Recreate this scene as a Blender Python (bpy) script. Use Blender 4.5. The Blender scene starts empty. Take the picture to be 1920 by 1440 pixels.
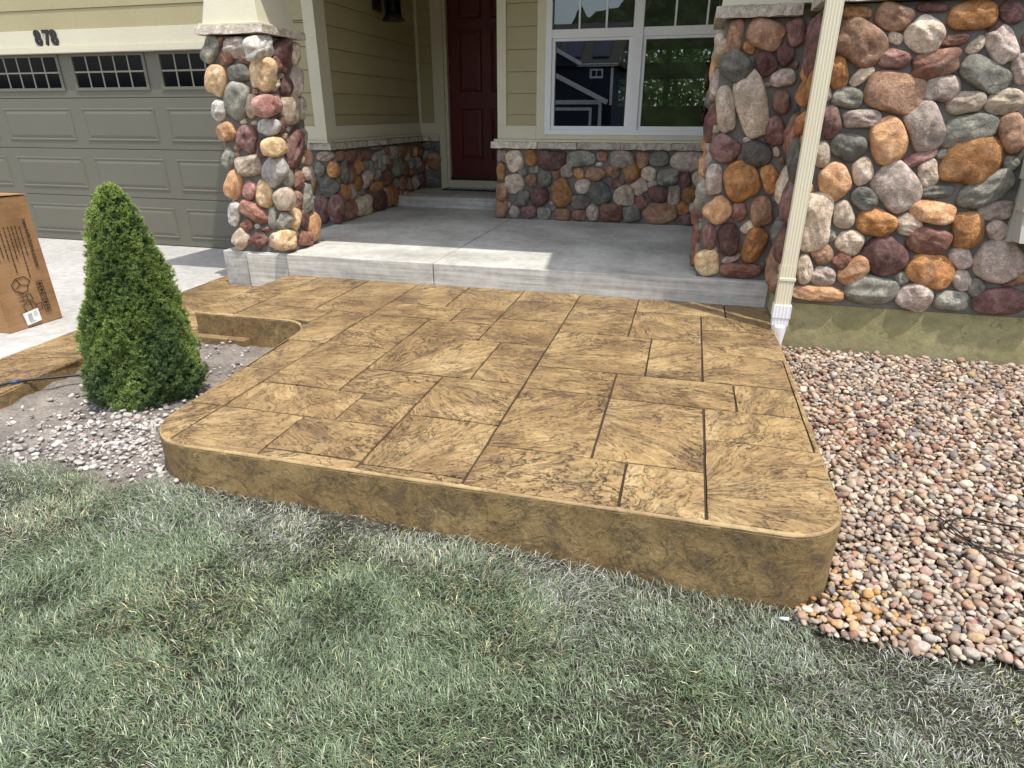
import bpy, bmesh, math, random
import numpy as np
from mathutils import Matrix, Vector, Euler

# ---------------------------------------------------------------- scene, camera, light
scene = bpy.context.scene
COL = scene.collection
rad = math.radians

cam_data = bpy.data.cameras.new('camera')
cam = bpy.data.objects.new('camera', cam_data)
COL.objects.link(cam)
cam.location = (0.0, 0.0, 1.5)
cam.rotation_euler = (rad(90 - 23.22), 0.0, rad(14.95))
cam_data.sensor_fit = 'HORIZONTAL'
cam_data.sensor_width = 36.0
cam_data.lens = 36.0 * 1182.0 / 1920.0
cam_data.clip_start = 0.05
cam_data.clip_end = 2000.0
scene.camera = cam

SUN_EL = 68.0
CLOUD = 5.0
SUN_AZ = 127.7                      # clockwise from +Y
world = bpy.data.worlds.new('World')
scene.world = world
world.use_nodes = True
wn = world.node_tree
bg = wn.nodes['Background']
sky = wn.nodes.new('ShaderNodeTexSky')
sky.sky_type = 'NISHITA'
sky.sun_disc = False
sky.sun_elevation = rad(SUN_EL)
sky.sun_rotation = rad(SUN_AZ)
sky.air_density = 1.2
sky.dust_density = 2.5
# broken white cloud over the whole sky dome
_tc = wn.nodes.new('ShaderNodeTexCoord')
_mp = wn.nodes.new('ShaderNodeMapping'); _mp.inputs['Scale'].default_value = (1.0, 1.0, 2.2)
_nz = wn.nodes.new('ShaderNodeTexNoise'); _nz.inputs['Scale'].default_value = 2.4; _nz.inputs['Detail'].default_value = 7; _nz.inputs['Roughness'].default_value = 0.58
_cr = wn.nodes.new('ShaderNodeValToRGB'); _cr.color_ramp.elements[0].position = 0.40; _cr.color_ramp.elements[1].position = 0.62
_mx = wn.nodes.new('ShaderNodeMix'); _mx.data_type = 'RGBA'
_mx.inputs['B'].default_value = (CLOUD, CLOUD * 1.0, CLOUD * 1.02, 1)
wn.links.new(_tc.outputs['Generated'], _mp.inputs['Vector']); wn.links.new(_mp.outputs['Vector'], _nz.inputs['Vector'])
wn.links.new(_nz.outputs['Fac'], _cr.inputs['Fac']); wn.links.new(_cr.outputs['Color'], _mx.inputs['Factor'])
wn.links.new(sky.outputs['Color'], _mx.inputs['A']); wn.links.new(_mx.outputs['Result'], bg.inputs['Color'])
bg.inputs['Strength'].default_value = 0.15

sun_data = bpy.data.lights.new('sun', 'SUN')
sun_data.energy = 2.3
sun_data.angle = rad(0.6)
sun_data.color = (1.0, 0.95, 0.86)
sun = bpy.data.objects.new('sun', sun_data)
COL.objects.link(sun)
_sd = Vector((math.cos(rad(SUN_EL)) * math.sin(rad(SUN_AZ)), math.cos(rad(SUN_EL)) * math.cos(rad(SUN_AZ)), math.sin(rad(SUN_EL))))
sun.rotation_euler = _sd.to_track_quat('Z', 'Y').to_euler()

scene.view_settings.view_transform = 'Standard'
scene.view_settings.look = 'None'
scene.view_settings.exposure = 0.90
scene.view_settings.gamma = 1.0
scene.view_settings.use_curve_mapping = False
scene.cycles.max_bounces = 8
scene.cycles.transparent_max_bounces = 8

rng = np.random.default_rng(7)
random.seed(7)

# ---------------------------------------------------------------- node helpers
class NT:
    def __init__(self, name, rough=0.7, spec=0.5):
        self.m = bpy.data.materials.new(name)
        self.m.use_nodes = True
        self.t = self.m.node_tree
        self.b = self.t.nodes['Principled BSDF']
        self.b.inputs['Roughness'].default_value = rough
        self.b.inputs['Specular IOR Level'].default_value = spec
    def n(self, typ, **kw):
        nd = self.t.nodes.new(typ)
        for k, v in kw.items():
            setattr(nd, k, v)
        return nd
    def link(self, a, b):
        self.t.links.new(a, b)
    def pos(self):
        return self.n('ShaderNodeNewGeometry').outputs['Position']
    def objc(self):
        return self.n('ShaderNodeTexCoord').outputs['Object']
    def rnd(self):
        return self.n('ShaderNodeObjectInfo').outputs['Random']
    def mapping(self, vec, scale=(1, 1, 1), loc=(0, 0, 0)):
        m = self.n('ShaderNodeMapping')
        self.link(vec, m.inputs['Vector'])
        m.inputs['Scale'].default_value = scale
        m.inputs['Location'].default_value = loc
        return m.outputs['Vector']
    def vadd(self, a, b):
        v = self.n('ShaderNodeVectorMath', operation='ADD')
        self.link(a, v.inputs[0]); self.link(b, v.inputs[1])
        return v.outputs[0]
    def noise(self, vec, scale, detail=4, rough=0.55, dist=0.0):
        n = self.n('ShaderNodeTexNoise')
        self.link(vec, n.inputs['Vector'])
        n.inputs['Scale'].default_value = scale
        n.inputs['Detail'].default_value = detail
        n.inputs['Roughness'].default_value = rough
        n.inputs['Distortion'].default_value = dist
        return n.outputs['Fac']
    def ramp(self, fac, stops):
        r = self.n('ShaderNodeValToRGB')
        self.link(fac, r.inputs['Fac'])
        el = r.color_ramp.elements
        while len(el) < len(stops):
            el.new(0.5)
        for e, (p, c) in zip(el, stops):
            e.position = p
            e.color = (c[0], c[1], c[2], 1) if len(c) == 3 else c
        return r.outputs['Color']
    def mix(self, fac, a, b, mode='MIX'):
        m = self.n('ShaderNodeMix', data_type='RGBA', blend_type=mode)
        if isinstance(fac, (int, float)):
            m.inputs['Factor'].default_value = fac
        else:
            self.link(fac, m.inputs['Factor'])
        for s, v in ((m.inputs['A'], a), (m.inputs['B'], b)):
            if isinstance(v, (tuple, list)):
                s.default_value = (v[0], v[1], v[2], 1)
            else:
                self.link(v, s)
        return m.outputs['Result']
    def math(self, op, a, b=0.0, clamp=False):
        m = self.n('ShaderNodeMath', operation=op, use_clamp=clamp)
        for s, v in ((m.inputs[0], a), (m.inputs[1], b)):
            if isinstance(v, (int, float)):
                s.default_value = v
            else:
                self.link(v, s)
        return m.outputs[0]
    def bump(self, h, strength=0.5, dist=0.01, prev=None):
        b = self.n('ShaderNodeBump')
        self.link(h, b.inputs['Height'])
        b.inputs['Strength'].default_value = strength
        b.inputs['Distance'].default_value = dist
        if prev is not None:
            self.link(prev, b.inputs['Normal'])
        self.link(b.outputs['Normal'], self.b.inputs['Normal'])
        return b.outputs['Normal']
    def color(self, c):
        if isinstance(c, (tuple, list)):
            self.b.inputs['Base Color'].default_value = (c[0], c[1], c[2], 1)
        else:
            self.link(c, self.b.inputs['Base Color'])

def S(r, g, b):                       # sRGB 0-255 -> linear
    f = lambda v: (v / 255 / 12.92) if v / 255 <= 0.04045 else ((v / 255 + 0.055) / 1.055) ** 2.4
    return (f(r), f(g), f(b))
def mul(c, k):
    return tuple(v * k for v in c)

def painted(name, col, rough=0.55, var=0.08, grain=True, bump=0.15):
    k = NT(name, rough)
    p = k.pos()
    f = k.noise(p, 1.7, 4)
    c = k.ramp(f, [(0.3, mul(col, 1 - var)), (0.7, mul(col, 1 + var))])
    if grain:
        g = k.noise(k.mapping(p, (6, 6, 90)), 3.0, 4)
        c = k.mix(0.5, c, k.ramp(g, [(0.35, mul(col, 0.88)), (0.65, mul(col, 1.06))]))
        k.bump(g, bump, 0.003)
    k.color(c)
    return k.m

# ---------------------------------------------------------------- materials
M = {}
M['siding'] = painted('siding_paint', (0.395, 0.345, 0.195), 0.6)
M['trim'] = painted('trim_paint', (0.66, 0.62, 0.47), 0.55)
M['cream_metal'] = painted('cream_metal', (0.72, 0.67, 0.50), 0.4, 0.04, False)
M['garage'] = painted('garage_paint', (0.138, 0.133, 0.102), 0.5, 0.05)
M['white_vinyl'] = painted('white_vinyl', (0.80, 0.81, 0.82), 0.35, 0.03, False)
M['black_metal'] = painted('black_metal', (0.012, 0.012, 0.014), 0.4, 0.2, False)
M['door_red'] = painted('door_red', (0.10, 0.007, 0.007), 0.45, 0.1, False)
M['dark_interior'] = painted('dark_interior', (0.035, 0.032, 0.03), 0.8, 0.2, False)
M['roof'] = painted('roof_shingle', (0.06, 0.058, 0.055), 0.9, 0.2, False)
M['navy'] = painted('navy_siding', (0.010, 0.016, 0.045), 0.6, 0.1, False)
M['outlet'] = painted('outlet_plastic', (0.36, 0.35, 0.31), 0.5, 0.05, False)
M['rubber'] = painted('black_rubber', (0.014, 0.014, 0.015), 0.5, 0.3, False)
M['blue_plastic'] = painted('blue_plastic', (0.03, 0.07, 0.22), 0.4, 0.1, False)
M['grey_metal'] = painted('grey_metal', (0.42, 0.43, 0.38), 0.5, 0.05, False)
M['muntin'] = painted('muntin_paint', (0.24, 0.23, 0.18), 0.5, 0.05, False)
M['solar'] = painted('solar_panel', (0.02, 0.022, 0.05), 0.2, 0.1, False)
M['ink'] = painted('printed_ink', (0.045, 0.030, 0.020), 0.8, 0.2, False)
M['label_white'] = painted('label_paper', (0.82, 0.83, 0.86), 0.5, 0.05, False)

def stone_mat(code, cols, speck=None):
    k = NT('river_stone_' + code, 0.72, 0.35)
    p = k.pos()
    r = k.rnd()
    cmb = k.n('ShaderNodeCombineXYZ')
    for i, s in enumerate((37.0, 91.0, 53.0)):
        k.link(k.math('MULTIPLY', r, s), cmb.inputs[i])
    q = k.vadd(p, cmb.outputs[0])
    big = k.noise(q, 6.0, 6, 0.62, 0.8)
    mid = k.noise(q, 19.0, 8, 0.66, 0.6)
    fine = k.noise(q, 120.0, 4, 0.6)
    c = k.ramp(big, [(0.30, cols[0]), (0.5, cols[1]), (0.70, cols[2])])
    c = k.mix(0.62, c, k.ramp(mid, [(0.30, (0.16, 0.16, 0.16)), (0.52, (0.5, 0.5, 0.5)), (0.72, (1.0, 1.0, 1.0))]), 'OVERLAY')
    c = k.mix(0.5, c, k.ramp(fine, [(0.3, (0.2, 0.2, 0.2)), (0.7, (0.95, 0.95, 0.95))]), 'OVERLAY')
    dust = k.ramp(k.noise(q, 11.0, 7, 0.7, 0.6), [(0.50, (0, 0, 0)), (0.68, (1, 1, 1))])
    c = k.mix(k.math('MULTIPLY', dust, 0.42), c, tuple(0.45 * v + 0.55 * d for v, d in zip(cols[2], (0.46, 0.39, 0.33))))
    dk = k.ramp(k.noise(q, 8.0, 7, 0.7, 0.9), [(0.55, (0, 0, 0)), (0.70, (1, 1, 1))])
    c = k.mix(k.math('MULTIPLY', dk, 0.45), c, mul(cols[0], 0.55))
    pit = k.ramp(k.math('ABSOLUTE', k.math('SUBTRACT', k.noise(q, 14.0, 5, 0.6, 1.2), 0.5)), [(0.0, (1, 1, 1)), (0.014, (0, 0, 0))])
    pmk = k.ramp(k.noise(q, 9.0, 2), [(0.52, (0, 0, 0)), (0.60, (1, 1, 1))])
    pit = k.math('MULTIPLY', pit, pmk)
    c = k.mix(k.math('MULTIPLY', pit, 0.6), c, mul(cols[0], 0.35))
    hv = k.n('ShaderNodeHueSaturation')
    k.link(c, hv.inputs['Color'])
    mm = k.n('ShaderNodeMath', operation='MULTIPLY_ADD')
    k.link(r, mm.inputs[0]); mm.inputs[1].default_value = 0.5; mm.inputs[2].default_value = 0.78
    k.link(mm.outputs[0], hv.inputs['Value'])
    k.color(hv.outputs['Color'])
    n1 = k.bump(mid, 0.75, 0.016)
    n1 = k.bump(pit, -0.6, 0.006, n1)
    k.bump(fine, 0.6, 0.004, n1)
    return k.m
SC = {
    'T': ((0.38, 0.29, 0.21), (0.50, 0.40, 0.30), (0.62, 0.52, 0.42)),
    'P': ((0.30, 0.23, 0.19), (0.40, 0.32, 0.27), (0.52, 0.43, 0.37)),
    'O': ((0.25, 0.105, 0.035), (0.38, 0.175, 0.060), (0.50, 0.265, 0.11)),
    'Q': ((0.42, 0.21, 0.10), (0.55, 0.30, 0.15), (0.66, 0.42, 0.26)),
    'B': ((0.20, 0.105, 0.060), (0.32, 0.18, 0.11), (0.44, 0.27, 0.18)),
    'R': ((0.15, 0.065, 0.045), (0.24, 0.115, 0.08), (0.34, 0.19, 0.14)),
    'M': ((0.085, 0.040, 0.036), (0.145, 0.070, 0.062), (0.24, 0.135, 0.12)),
    'K': ((0.23, 0.10, 0.085), (0.33, 0.17, 0.145), (0.46, 0.29, 0.26)),
    'G': ((0.130, 0.125, 0.100), (0.21, 0.202, 0.165), (0.34, 0.328, 0.275)),
    'C': ((0.078, 0.076, 0.064), (0.135, 0.132, 0.112), (0.23, 0.224, 0.192)),
    'W': ((0.36, 0.34, 0.30), (0.46, 0.44, 0.40), (0.56, 0.54, 0.50)),
    'Y': ((0.40, 0.25, 0.12), (0.54, 0.37, 0.20), (0.64, 0.52, 0.37)),
}
for c, cols in SC.items():
    M['stone_' + c] = stone_mat(c, cols)
M['ledge'] = stone_mat('ledge', ((0.40, 0.34, 0.27), (0.54, 0.475, 0.39), (0.64, 0.58, 0.49)))

def mortar():
    k = NT('mortar', 0.95, 0.2)
    p = k.pos()
    f = k.noise(p, 9, 5)
    g = k.noise(p, 160, 3)
    k.color(k.ramp(f, [(0.3, (0.130, 0.126, 0.112)), (0.7, (0.215, 0.208, 0.185))]))
    n = k.bump(f, 0.5, 0.01)
    k.bump(g, 0.6, 0.003, n)
    return k.m
M['mortar'] = mortar()

def concrete(name, lo, hi, stain=0.25, streak=None):
    k = NT(name, 0.85, 0.3)
    p = k.pos()
    a = k.noise(p, 1.6, 6, 0.6)
    b = k.noise(p, 14, 6, 0.65)
    c = k.noise(p, 190, 3)
    col = k.ramp(a, [(0.3, lo), (0.65, hi)])
    col = k.mix(stain, col, k.ramp(b, [(0.3, (0.3, 0.3, 0.3)), (0.7, (0.75, 0.75, 0.75))]), 'OVERLAY')
    if streak:
        s = k.noise(k.mapping(p, streak), 3.0, 5, 0.6)
        col = k.mix(0.55, col, k.ramp(s, [(0.35, (0.28, 0.27, 0.26)), (0.7, (0.72, 0.72, 0.72))]), 'OVERLAY')
    k.color(k.mix(0.2, col, k.ramp(c, [(0.3, (0.35, 0.35, 0.35)), (0.7, (0.65, 0.65, 0.65))]), 'OVERLAY'))
    n = k.bump(b, 0.15, 0.004)
    k.bump(c, 0.4, 0.002, n)
    return k.m
M['porch'] = concrete('porch_concrete', (0.44, 0.435, 0.405), (0.56, 0.555, 0.52), 0.35, (0.6, 0.6, 16))
M['driveway'] = concrete('driveway_concrete', (0.36, 0.352, 0.335), (0.45, 0.442, 0.425), 0.45)
M['plinth'] = concrete('plinth_concrete', (0.30, 0.30, 0.28), (0.44, 0.44, 0.42), 0.6, (0.8, 0.8, 10))
M['road'] = concrete('asphalt', (0.04, 0.04, 0.042), (0.065, 0.065, 0.066), 0.3)

def stucco():
    k = NT('olive_stucco', 0.9, 0.2)
    p = k.pos()
    a = k.noise(p, 2.5, 5)
    b = k.noise(p, 28, 5, 0.6, 0.5)
    c = k.noise(p, 9, 8, 0.72, 2.5)
    col = k.ramp(a, [(0.3, (0.27, 0.245, 0.122)), (0.7, (0.36, 0.33, 0.178))])
    v = k.n('ShaderNodeTexVoronoi', feature='DISTANCE_TO_EDGE')
    _wn = k.n('ShaderNodeTexNoise'); k.link(p, _wn.inputs['Vector']); _wn.inputs['Scale'].default_value = 5.0; k.link(k.vadd(p, _wn.outputs['Color']), v.inputs['Vector'])
    v.inputs['Scale'].default_value = 1.7
    cr = k.ramp(v.outputs['Distance'], [(0.0, (0.0, 0.0, 0.0)), (0.007, (1, 1, 1))])
    col = k.mix(k.math('MULTIPLY', k.math('SUBTRACT', 1.0, cr), 0.7), col, (0.12, 0.105, 0.055))
    col = k.mix(0.5, col, k.ramp(k.noise(p, 13, 7, 0.7), [(0.3, (0.25, 0.25, 0.25)), (0.7, (0.75, 0.75, 0.75))]), 'OVERLAY')
    sd_ = k.n('ShaderNodeSeparateXYZ'); k.link(p, sd_.inputs[0])
    spl = k.math('MULTIPLY', k.ramp(k.math('ADD', sd_.outputs[2], k.math('MULTIPLY', k.noise(p, 16, 5), 0.16)), [(0.16, (1, 1, 1)), (0.30, (0, 0, 0))]), 0.45)
    col = k.mix(spl, col, (0.24, 0.20, 0.14))
    pit = k.ramp(c, [(0.33, (1, 1, 1)), (0.38, (0, 0, 0))])
    col = k.mix(pit, col, (0.13, 0.115, 0.06))
    k.color(col)
    n = k.bump(b, 0.5, 0.008)
    k.bump(pit, -0.6, 0.006, n)
    return k.m
M['stucco'] = stucco()

def stamped(name):
    k = NT(name, 0.6, 0.4)
    r = k.rnd()
    cmb = k.n('ShaderNodeCombineXYZ')
    for i, s in enumerate((47.0, 83.0, 29.0)):
        k.link(k.math('MULTIPLY', r, s), cmb.inputs[i])
    rot = k.n('ShaderNodeVectorRotate', rotation_type='Z_AXIS')
    k.link(k.objc(), rot.inputs['Vector'])
    k.link(k.math('MULTIPLY', k.math('SINE', k.math('MULTIPLY', r, 517.0)), 0.8), rot.inputs['Angle'])
    q = k.vadd(rot.outputs['Vector'], cmb.outputs[0])
    # cleft slate: torn layers fanning out from one side of each stamp
    sp = k.n('ShaderNodeSeparateXYZ'); k.link(rot.outputs['Vector'], sp.inputs[0])
    dx = k.math('ADD', sp.outputs[0], k.math('ADD', k.math('MULTIPLY', k.math('SINE', k.math('MULTIPLY', r, 211.0)), 0.12), 0.46))
    dy = k.math('ADD', sp.outputs[1], k.math('MULTIPLY', k.math('SINE', k.math('MULTIPLY', r, 907.0)), 0.22))
    ang = k.math('ARCTAN2', dy, dx)
    rr = k.math('SQRT', k.math('ADD', k.math('MULTIPLY', dx, dx), k.math('MULTIPLY', dy, dy)))
    fan = k.n('ShaderNodeCombineXYZ')
    k.link(k.math('MULTIPLY', rr, 1.05), fan.inputs[0]); k.link(k.math('MULTIPLY', ang, 1.25), fan.inputs[1]); k.link(k.math('MULTIPLY', r, 61.0), fan.inputs[2])
    warp = k.n('ShaderNodeTexNoise'); k.link(q, warp.inputs['Vector']); warp.inputs['Scale'].default_value = 3.0; warp.inputs['Detail'].default_value = 3
    sc = k.n('ShaderNodeVectorMath', operation='SCALE'); k.link(warp.outputs['Color'], sc.inputs[0]); sc.inputs['Scale'].default_value = 0.30
    st = k.vadd(fan.outputs[0], sc.outputs[0])
    lay = k.noise(st, 3.0, 10, 0.60, 0.35)
    lay2 = k.noise(st, 7.0, 8, 0.64, 0.5)
    blot = k.noise(q, 2.6, 5, 0.6, 0.3)
    fine = k.noise(q, 70, 4, 0.6)
    grain = k.noise(k.mapping(st, (1, 5, 1)), 7, 6, 0.68, 0.3)
    steps = k.ramp(lay, [(0.30, (0, 0, 0)), (0.405, (0.22, 0.22, 0.22)), (0.415, (0.42, 0.42, 0.42)), (0.485, (0.50, 0.50, 0.50)), (0.495, (0.72, 0.72, 0.72)), (0.565, (0.8, 0.8, 0.8)), (0.575, (1, 1, 1))])
    def line(v, c, w0, w1):
        return k.ramp(k.math('ABSOLUTE', k.math('SUBTRACT', v, c)), [(0.0, (1, 1, 1)), (w0, (0.45, 0.45, 0.45)), (w1, (0, 0, 0))])
    vein = line(lay2, 0.5, 0.018, 0.05)
    tear = k.mix(1.0, line(lay, 0.408, 0.010, 0.030), line(lay, 0.488, 0.008, 0.022), 'LIGHTEN')
    tear = k.mix(1.0, tear, line(lay, 0.568, 0.008, 0.022), 'LIGHTEN')
    base = k.ramp(blot, [(0.28, (0.170, 0.106, 0.050)), (0.43, (0.275, 0.178, 0.083)), (0.56, (0.370, 0.250, 0.115)), (0.72, (0.49, 0.36, 0.185))])
    base = k.mix(k.math('MULTIPLY', k.ramp(grain, [(0.45, (0, 0, 0)), (0.65, (1, 1, 1))]), 0.30), base, (0.130, 0.082, 0.044))
    base = k.mix(k.math('MULTIPLY', k.ramp(grain, [(0.33, (1, 1, 1)), (0.46, (0, 0, 0))]), 0.38), base, (0.52, 0.39, 0.215))
    dark = (0.040, 0.026, 0.016)
    msk = k.ramp(k.noise(q, 3.4, 4, 0.6, 0.5), [(0.47, (0.06, 0.06, 0.06)), (0.60, (1, 1, 1))])
    col = k.mix(k.math('MULTIPLY', k.math('MULTIPLY', vein, msk), 0.62), base, dark)
    col = k.mix(k.math('MULTIPLY', k.math('MULTIPLY', tear, msk), 0.80), col, dark)
    grime = k.ramp(k.noise(st, 4.0, 8, 0.68, 0.8), [(0.50, (0, 0, 0)), (0.64, (1, 1, 1))])
    col = k.mix(k.math('MULTIPLY', grime, 0.60), col, (0.092, 0.062, 0.040))
    col = k.mix(0.4, col, k.ramp(fine, [(0.3, (0.25, 0.25, 0.25)), (0.7, (0.8, 0.8, 0.8))]), 'OVERLAY')
    k.color(col)
    k.link(k.ramp(blot, [(0.3, (0.36, 0.36, 0.36)), (0.7, (0.58, 0.58, 0.58))]), k.b.inputs['Roughness'])
    n = k.bump(steps, 1.0, 0.026)
    n = k.bump(vein, -0.5, 0.006, n)
    n = k.bump(grain, 0.35, 0.006, n)
    k.bump(fine, 0.25, 0.002, n)
    return k.m
def stamped_edge(name):
    k = NT(name, 0.7, 0.35)
    q = k.pos()
    a = k.noise(q, 3.2, 6, 0.62)
    b = k.noise(q, 11, 10, 0.74, 0.5)
    c = k.noise(k.mapping(q, (1, 1, 1.5)), 5, 7, 0.65, 1.0)
    f = k.noise(q, 80, 4, 0.6)
    col = k.ramp(a, [(0.3, (0.190, 0.125, 0.052)), (0.5, (0.275, 0.185, 0.080)), (0.7, (0.39, 0.275, 0.128))])
    col = k.mix(k.math('MULTIPLY', k.ramp(b, [(0.47, (0, 0, 0)), (0.60, (1, 1, 1))]), 0.62), col, (0.085, 0.064, 0.040))
    cr = k.ramp(k.math('ABSOLUTE', k.math('SUBTRACT', c, 0.5)), [(0.0, (1, 1, 1)), (0.016, (0, 0, 0))])
    col = k.mix(k.math('MULTIPLY', cr, 0.7), col, (0.05, 0.036, 0.022))
    k.color(k.mix(0.4, col, k.ramp(f, [(0.3, (0.25, 0.25, 0.25)), (0.7, (0.8, 0.8, 0.8))]), 'OVERLAY'))
    n = k.bump(b, 0.8, 0.014)
    n = k.bump(cr, -0.5, 0.004, n)
    k.bump(f, 0.3, 0.002, n)
    return k.m
M['stamp'] = stamped('stamped_slate')
M['stamp_edge'] = stamped_edge('stamped_edge')
def rim_mat():
    k = NT('stamped_rim', 0.65, 0.4)
    q = k.pos()
    a = k.noise(q, 4.0, 6, 0.65, 0.5); b = k.noise(q, 26, 6, 0.68, 0.6)
    col = k.ramp(a, [(0.30, (0.24, 0.160, 0.074)), (0.5, (0.35, 0.245, 0.115)), (0.7, (0.50, 0.365, 0.18))])
    col = k.mix(k.math('MULTIPLY', k.ramp(b, [(0.52, (0, 0, 0)), (0.66, (1, 1, 1))]), 0.6), col, (0.13, 0.09, 0.05))
    k.color(col)
    k.bump(b, 0.4, 0.006)
    return k.m
M['stamp_rim'] = rim_mat()
M['grout'] = painted('stamp_joint', (0.050, 0.033, 0.022), 0.9, 0.3, False)

def soil(name, a, b, c):
    k = NT(name, 0.95, 0.2)
    p = k.pos()
    f = k.noise(p, 5, 7, 0.65)
    g = k.noise(p, 70, 5, 0.7)
    col = k.ramp(f, [(0.3, a), (0.5, b), (0.7, c)])
    k.color(k.mix(0.6, col, k.ramp(g, [(0.3, (0.2, 0.2, 0.2)), (0.7, (0.85, 0.85, 0.85))]), 'OVERLAY'))
    k.bump(g, 0.9, 0.02)
    return k.m
M['soil'] = soil('dry_soil', (0.15, 0.13, 0.115), (0.25, 0.22, 0.195), (0.38, 0.335, 0.29))
M['turf'] = soil('turf_soil', (0.030, 0.030, 0.022), (0.055, 0.053, 0.038), (0.10, 0.092, 0.068))
M['bed_soil'] = soil('bed_soil', (0.05, 0.043, 0.036), (0.09, 0.078, 0.066), (0.16, 0.14, 0.12))

def attr_mat(name, rough, trans=0.0, noise_scale=None, spec=0.4, bump=0.0):
    k = NT(name, rough, spec)
    a = k.n('ShaderNodeAttribute', attribute_name='Col')
    c = a.outputs['Color']
    if noise_scale:
        g = k.noise(k.pos(), noise_scale, 5, 0.65)
        c = k.mix(0.55, c, k.ramp(g, [(0.3, (0.25, 0.25, 0.25)), (0.7, (0.8, 0.8, 0.8))]), 'OVERLAY')
        if bump:
            k.bump(g, bump, 0.004)
    k.color(c)
    if trans:
        tr = k.n('ShaderNodeBsdfTranslucent')
        k.link(c, tr.inputs['Color'])
        mx = k.n('ShaderNodeMixShader')
        mx.inputs[0].default_value = trans
        k.link(k.b.outputs[0], mx.inputs[1]); k.link(tr.outputs[0], mx.inputs[2])
        k.link(mx.outputs[0], k.t.nodes['Material Output'].inputs['Surface'])
    return k.m
M['grass'] = attr_mat('grass_blades', 0.42, 0.15, None, 0.6)
M['needle'] = attr_mat('spruce_needles', 0.5, 0.15)
M['leaf'] = attr_mat('leaves', 0.5, 0.3)
M['pebble'] = attr_mat('pebbles', 0.75, 0, 75, 0.35, 0.3)
def pebble_single(i, c):
    k = NT('pebble_%d' % i, 0.75, 0.35)
    p = k.pos()
    g = k.noise(p, 75, 5, 0.65)
    k.color(k.mix(0.55, c, k.ramp(g, [(0.3, (0.25, 0.25, 0.25)), (0.7, (0.8, 0.8, 0.8))]), 'OVERLAY'))
    k.bump(g, 0.3, 0.004)
    return k.m

def cardboard():
    k = NT('cardboard', 0.85, 0.2)
    p = k.pos()
    a = k.noise(p, 3.5, 6, 0.6)
    b = k.noise(k.mapping(p, (3, 3, 40)), 2.0, 4)
    col = k.ramp(a, [(0.3, (0.24, 0.135, 0.062)), (0.5, (0.34, 0.20, 0.098)), (0.72, (0.42, 0.26, 0.14))])
    k.color(k.mix(0.3, col, k.ramp(b, [(0.3, (0.3, 0.3, 0.3)), (0.7, (0.7, 0.7, 0.7))]), 'OVERLAY'))
    k.bump(a, 0.3, 0.02)
    return k.m
M['cardboard'] = cardboard()

def glass():
    m = bpy.data.materials.new('window_glass')
    m.use_nodes = True
    t = m.node_tree
    t.nodes.remove(t.nodes['Principled BSDF'])
    tr = t.nodes.new('ShaderNodeBsdfTransparent'); tr.inputs[0].default_value = (0.55, 0.60, 0.57, 1)
    gl = t.nodes.new('ShaderNodeBsdfGlossy'); gl.inputs['Roughness'].default_value = 0.0
    gl.inputs['Color'].default_value = (0.95, 0.97, 1.0, 1)
    fr = t.nodes.new('ShaderNodeFresnel'); fr.inputs['IOR'].default_value = 2.0
    mx = t.nodes.new('ShaderNodeMixShader')
    t.links.new(fr.outputs[0], mx.inputs[0]); t.links.new(tr.outputs[0], mx.inputs[1]); t.links.new(gl.outputs[0], mx.inputs[2])
    t.links.new(mx.outputs[0], t.nodes['Material Output'].inputs['Surface'])
    return m
M['glass'] = glass()
M['dark_glass'] = NT('dark_glass', 0.08, 0.12).m
M['dark_glass'].node_tree.nodes['Principled BSDF'].inputs['Base Color'].default_value = (0.004, 0.004, 0.006, 1)

# ---------------------------------------------------------------- mesh helpers
def mesh_obj(name, verts, faces, mat, parent=None, smooth=False, inv=None):
    me = bpy.data.meshes.new(name)
    me.from_pydata([tuple(v) for v in verts], [], [tuple(f) for f in faces])
    if smooth:
        me.polygons.foreach_set('use_smooth', [True] * len(me.polygons))
    me.materials.append(M[mat] if isinstance(mat, str) else mat)
    me.update()
    o = bpy.data.objects.new(name, me)
    COL.objects.link(o)
    if parent is not None:
        attach(o, parent)
    return o

def attach(o, parent):
    """parent without moving: things' empties carry only a location"""
    o.parent = parent
    if parent.parent is None and parent.type == 'EMPTY':
        o.matrix_parent_inverse = Matrix.Translation(-parent.location)

def tag(o, label=None, cat=None, group=None, kind=None):
    if label: o['label'] = label
    if cat: o['category'] = cat
    if group: o['group'] = group
    if kind: o['kind'] = kind
    return o

def thing(name, label, cat, loc, group=None):
    e = bpy.data.objects.new(name, None)
    e.empty_display_size = 0.1
    e.location = loc
    COL.objects.link(e)
    return tag(e, label, cat, group)

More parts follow.
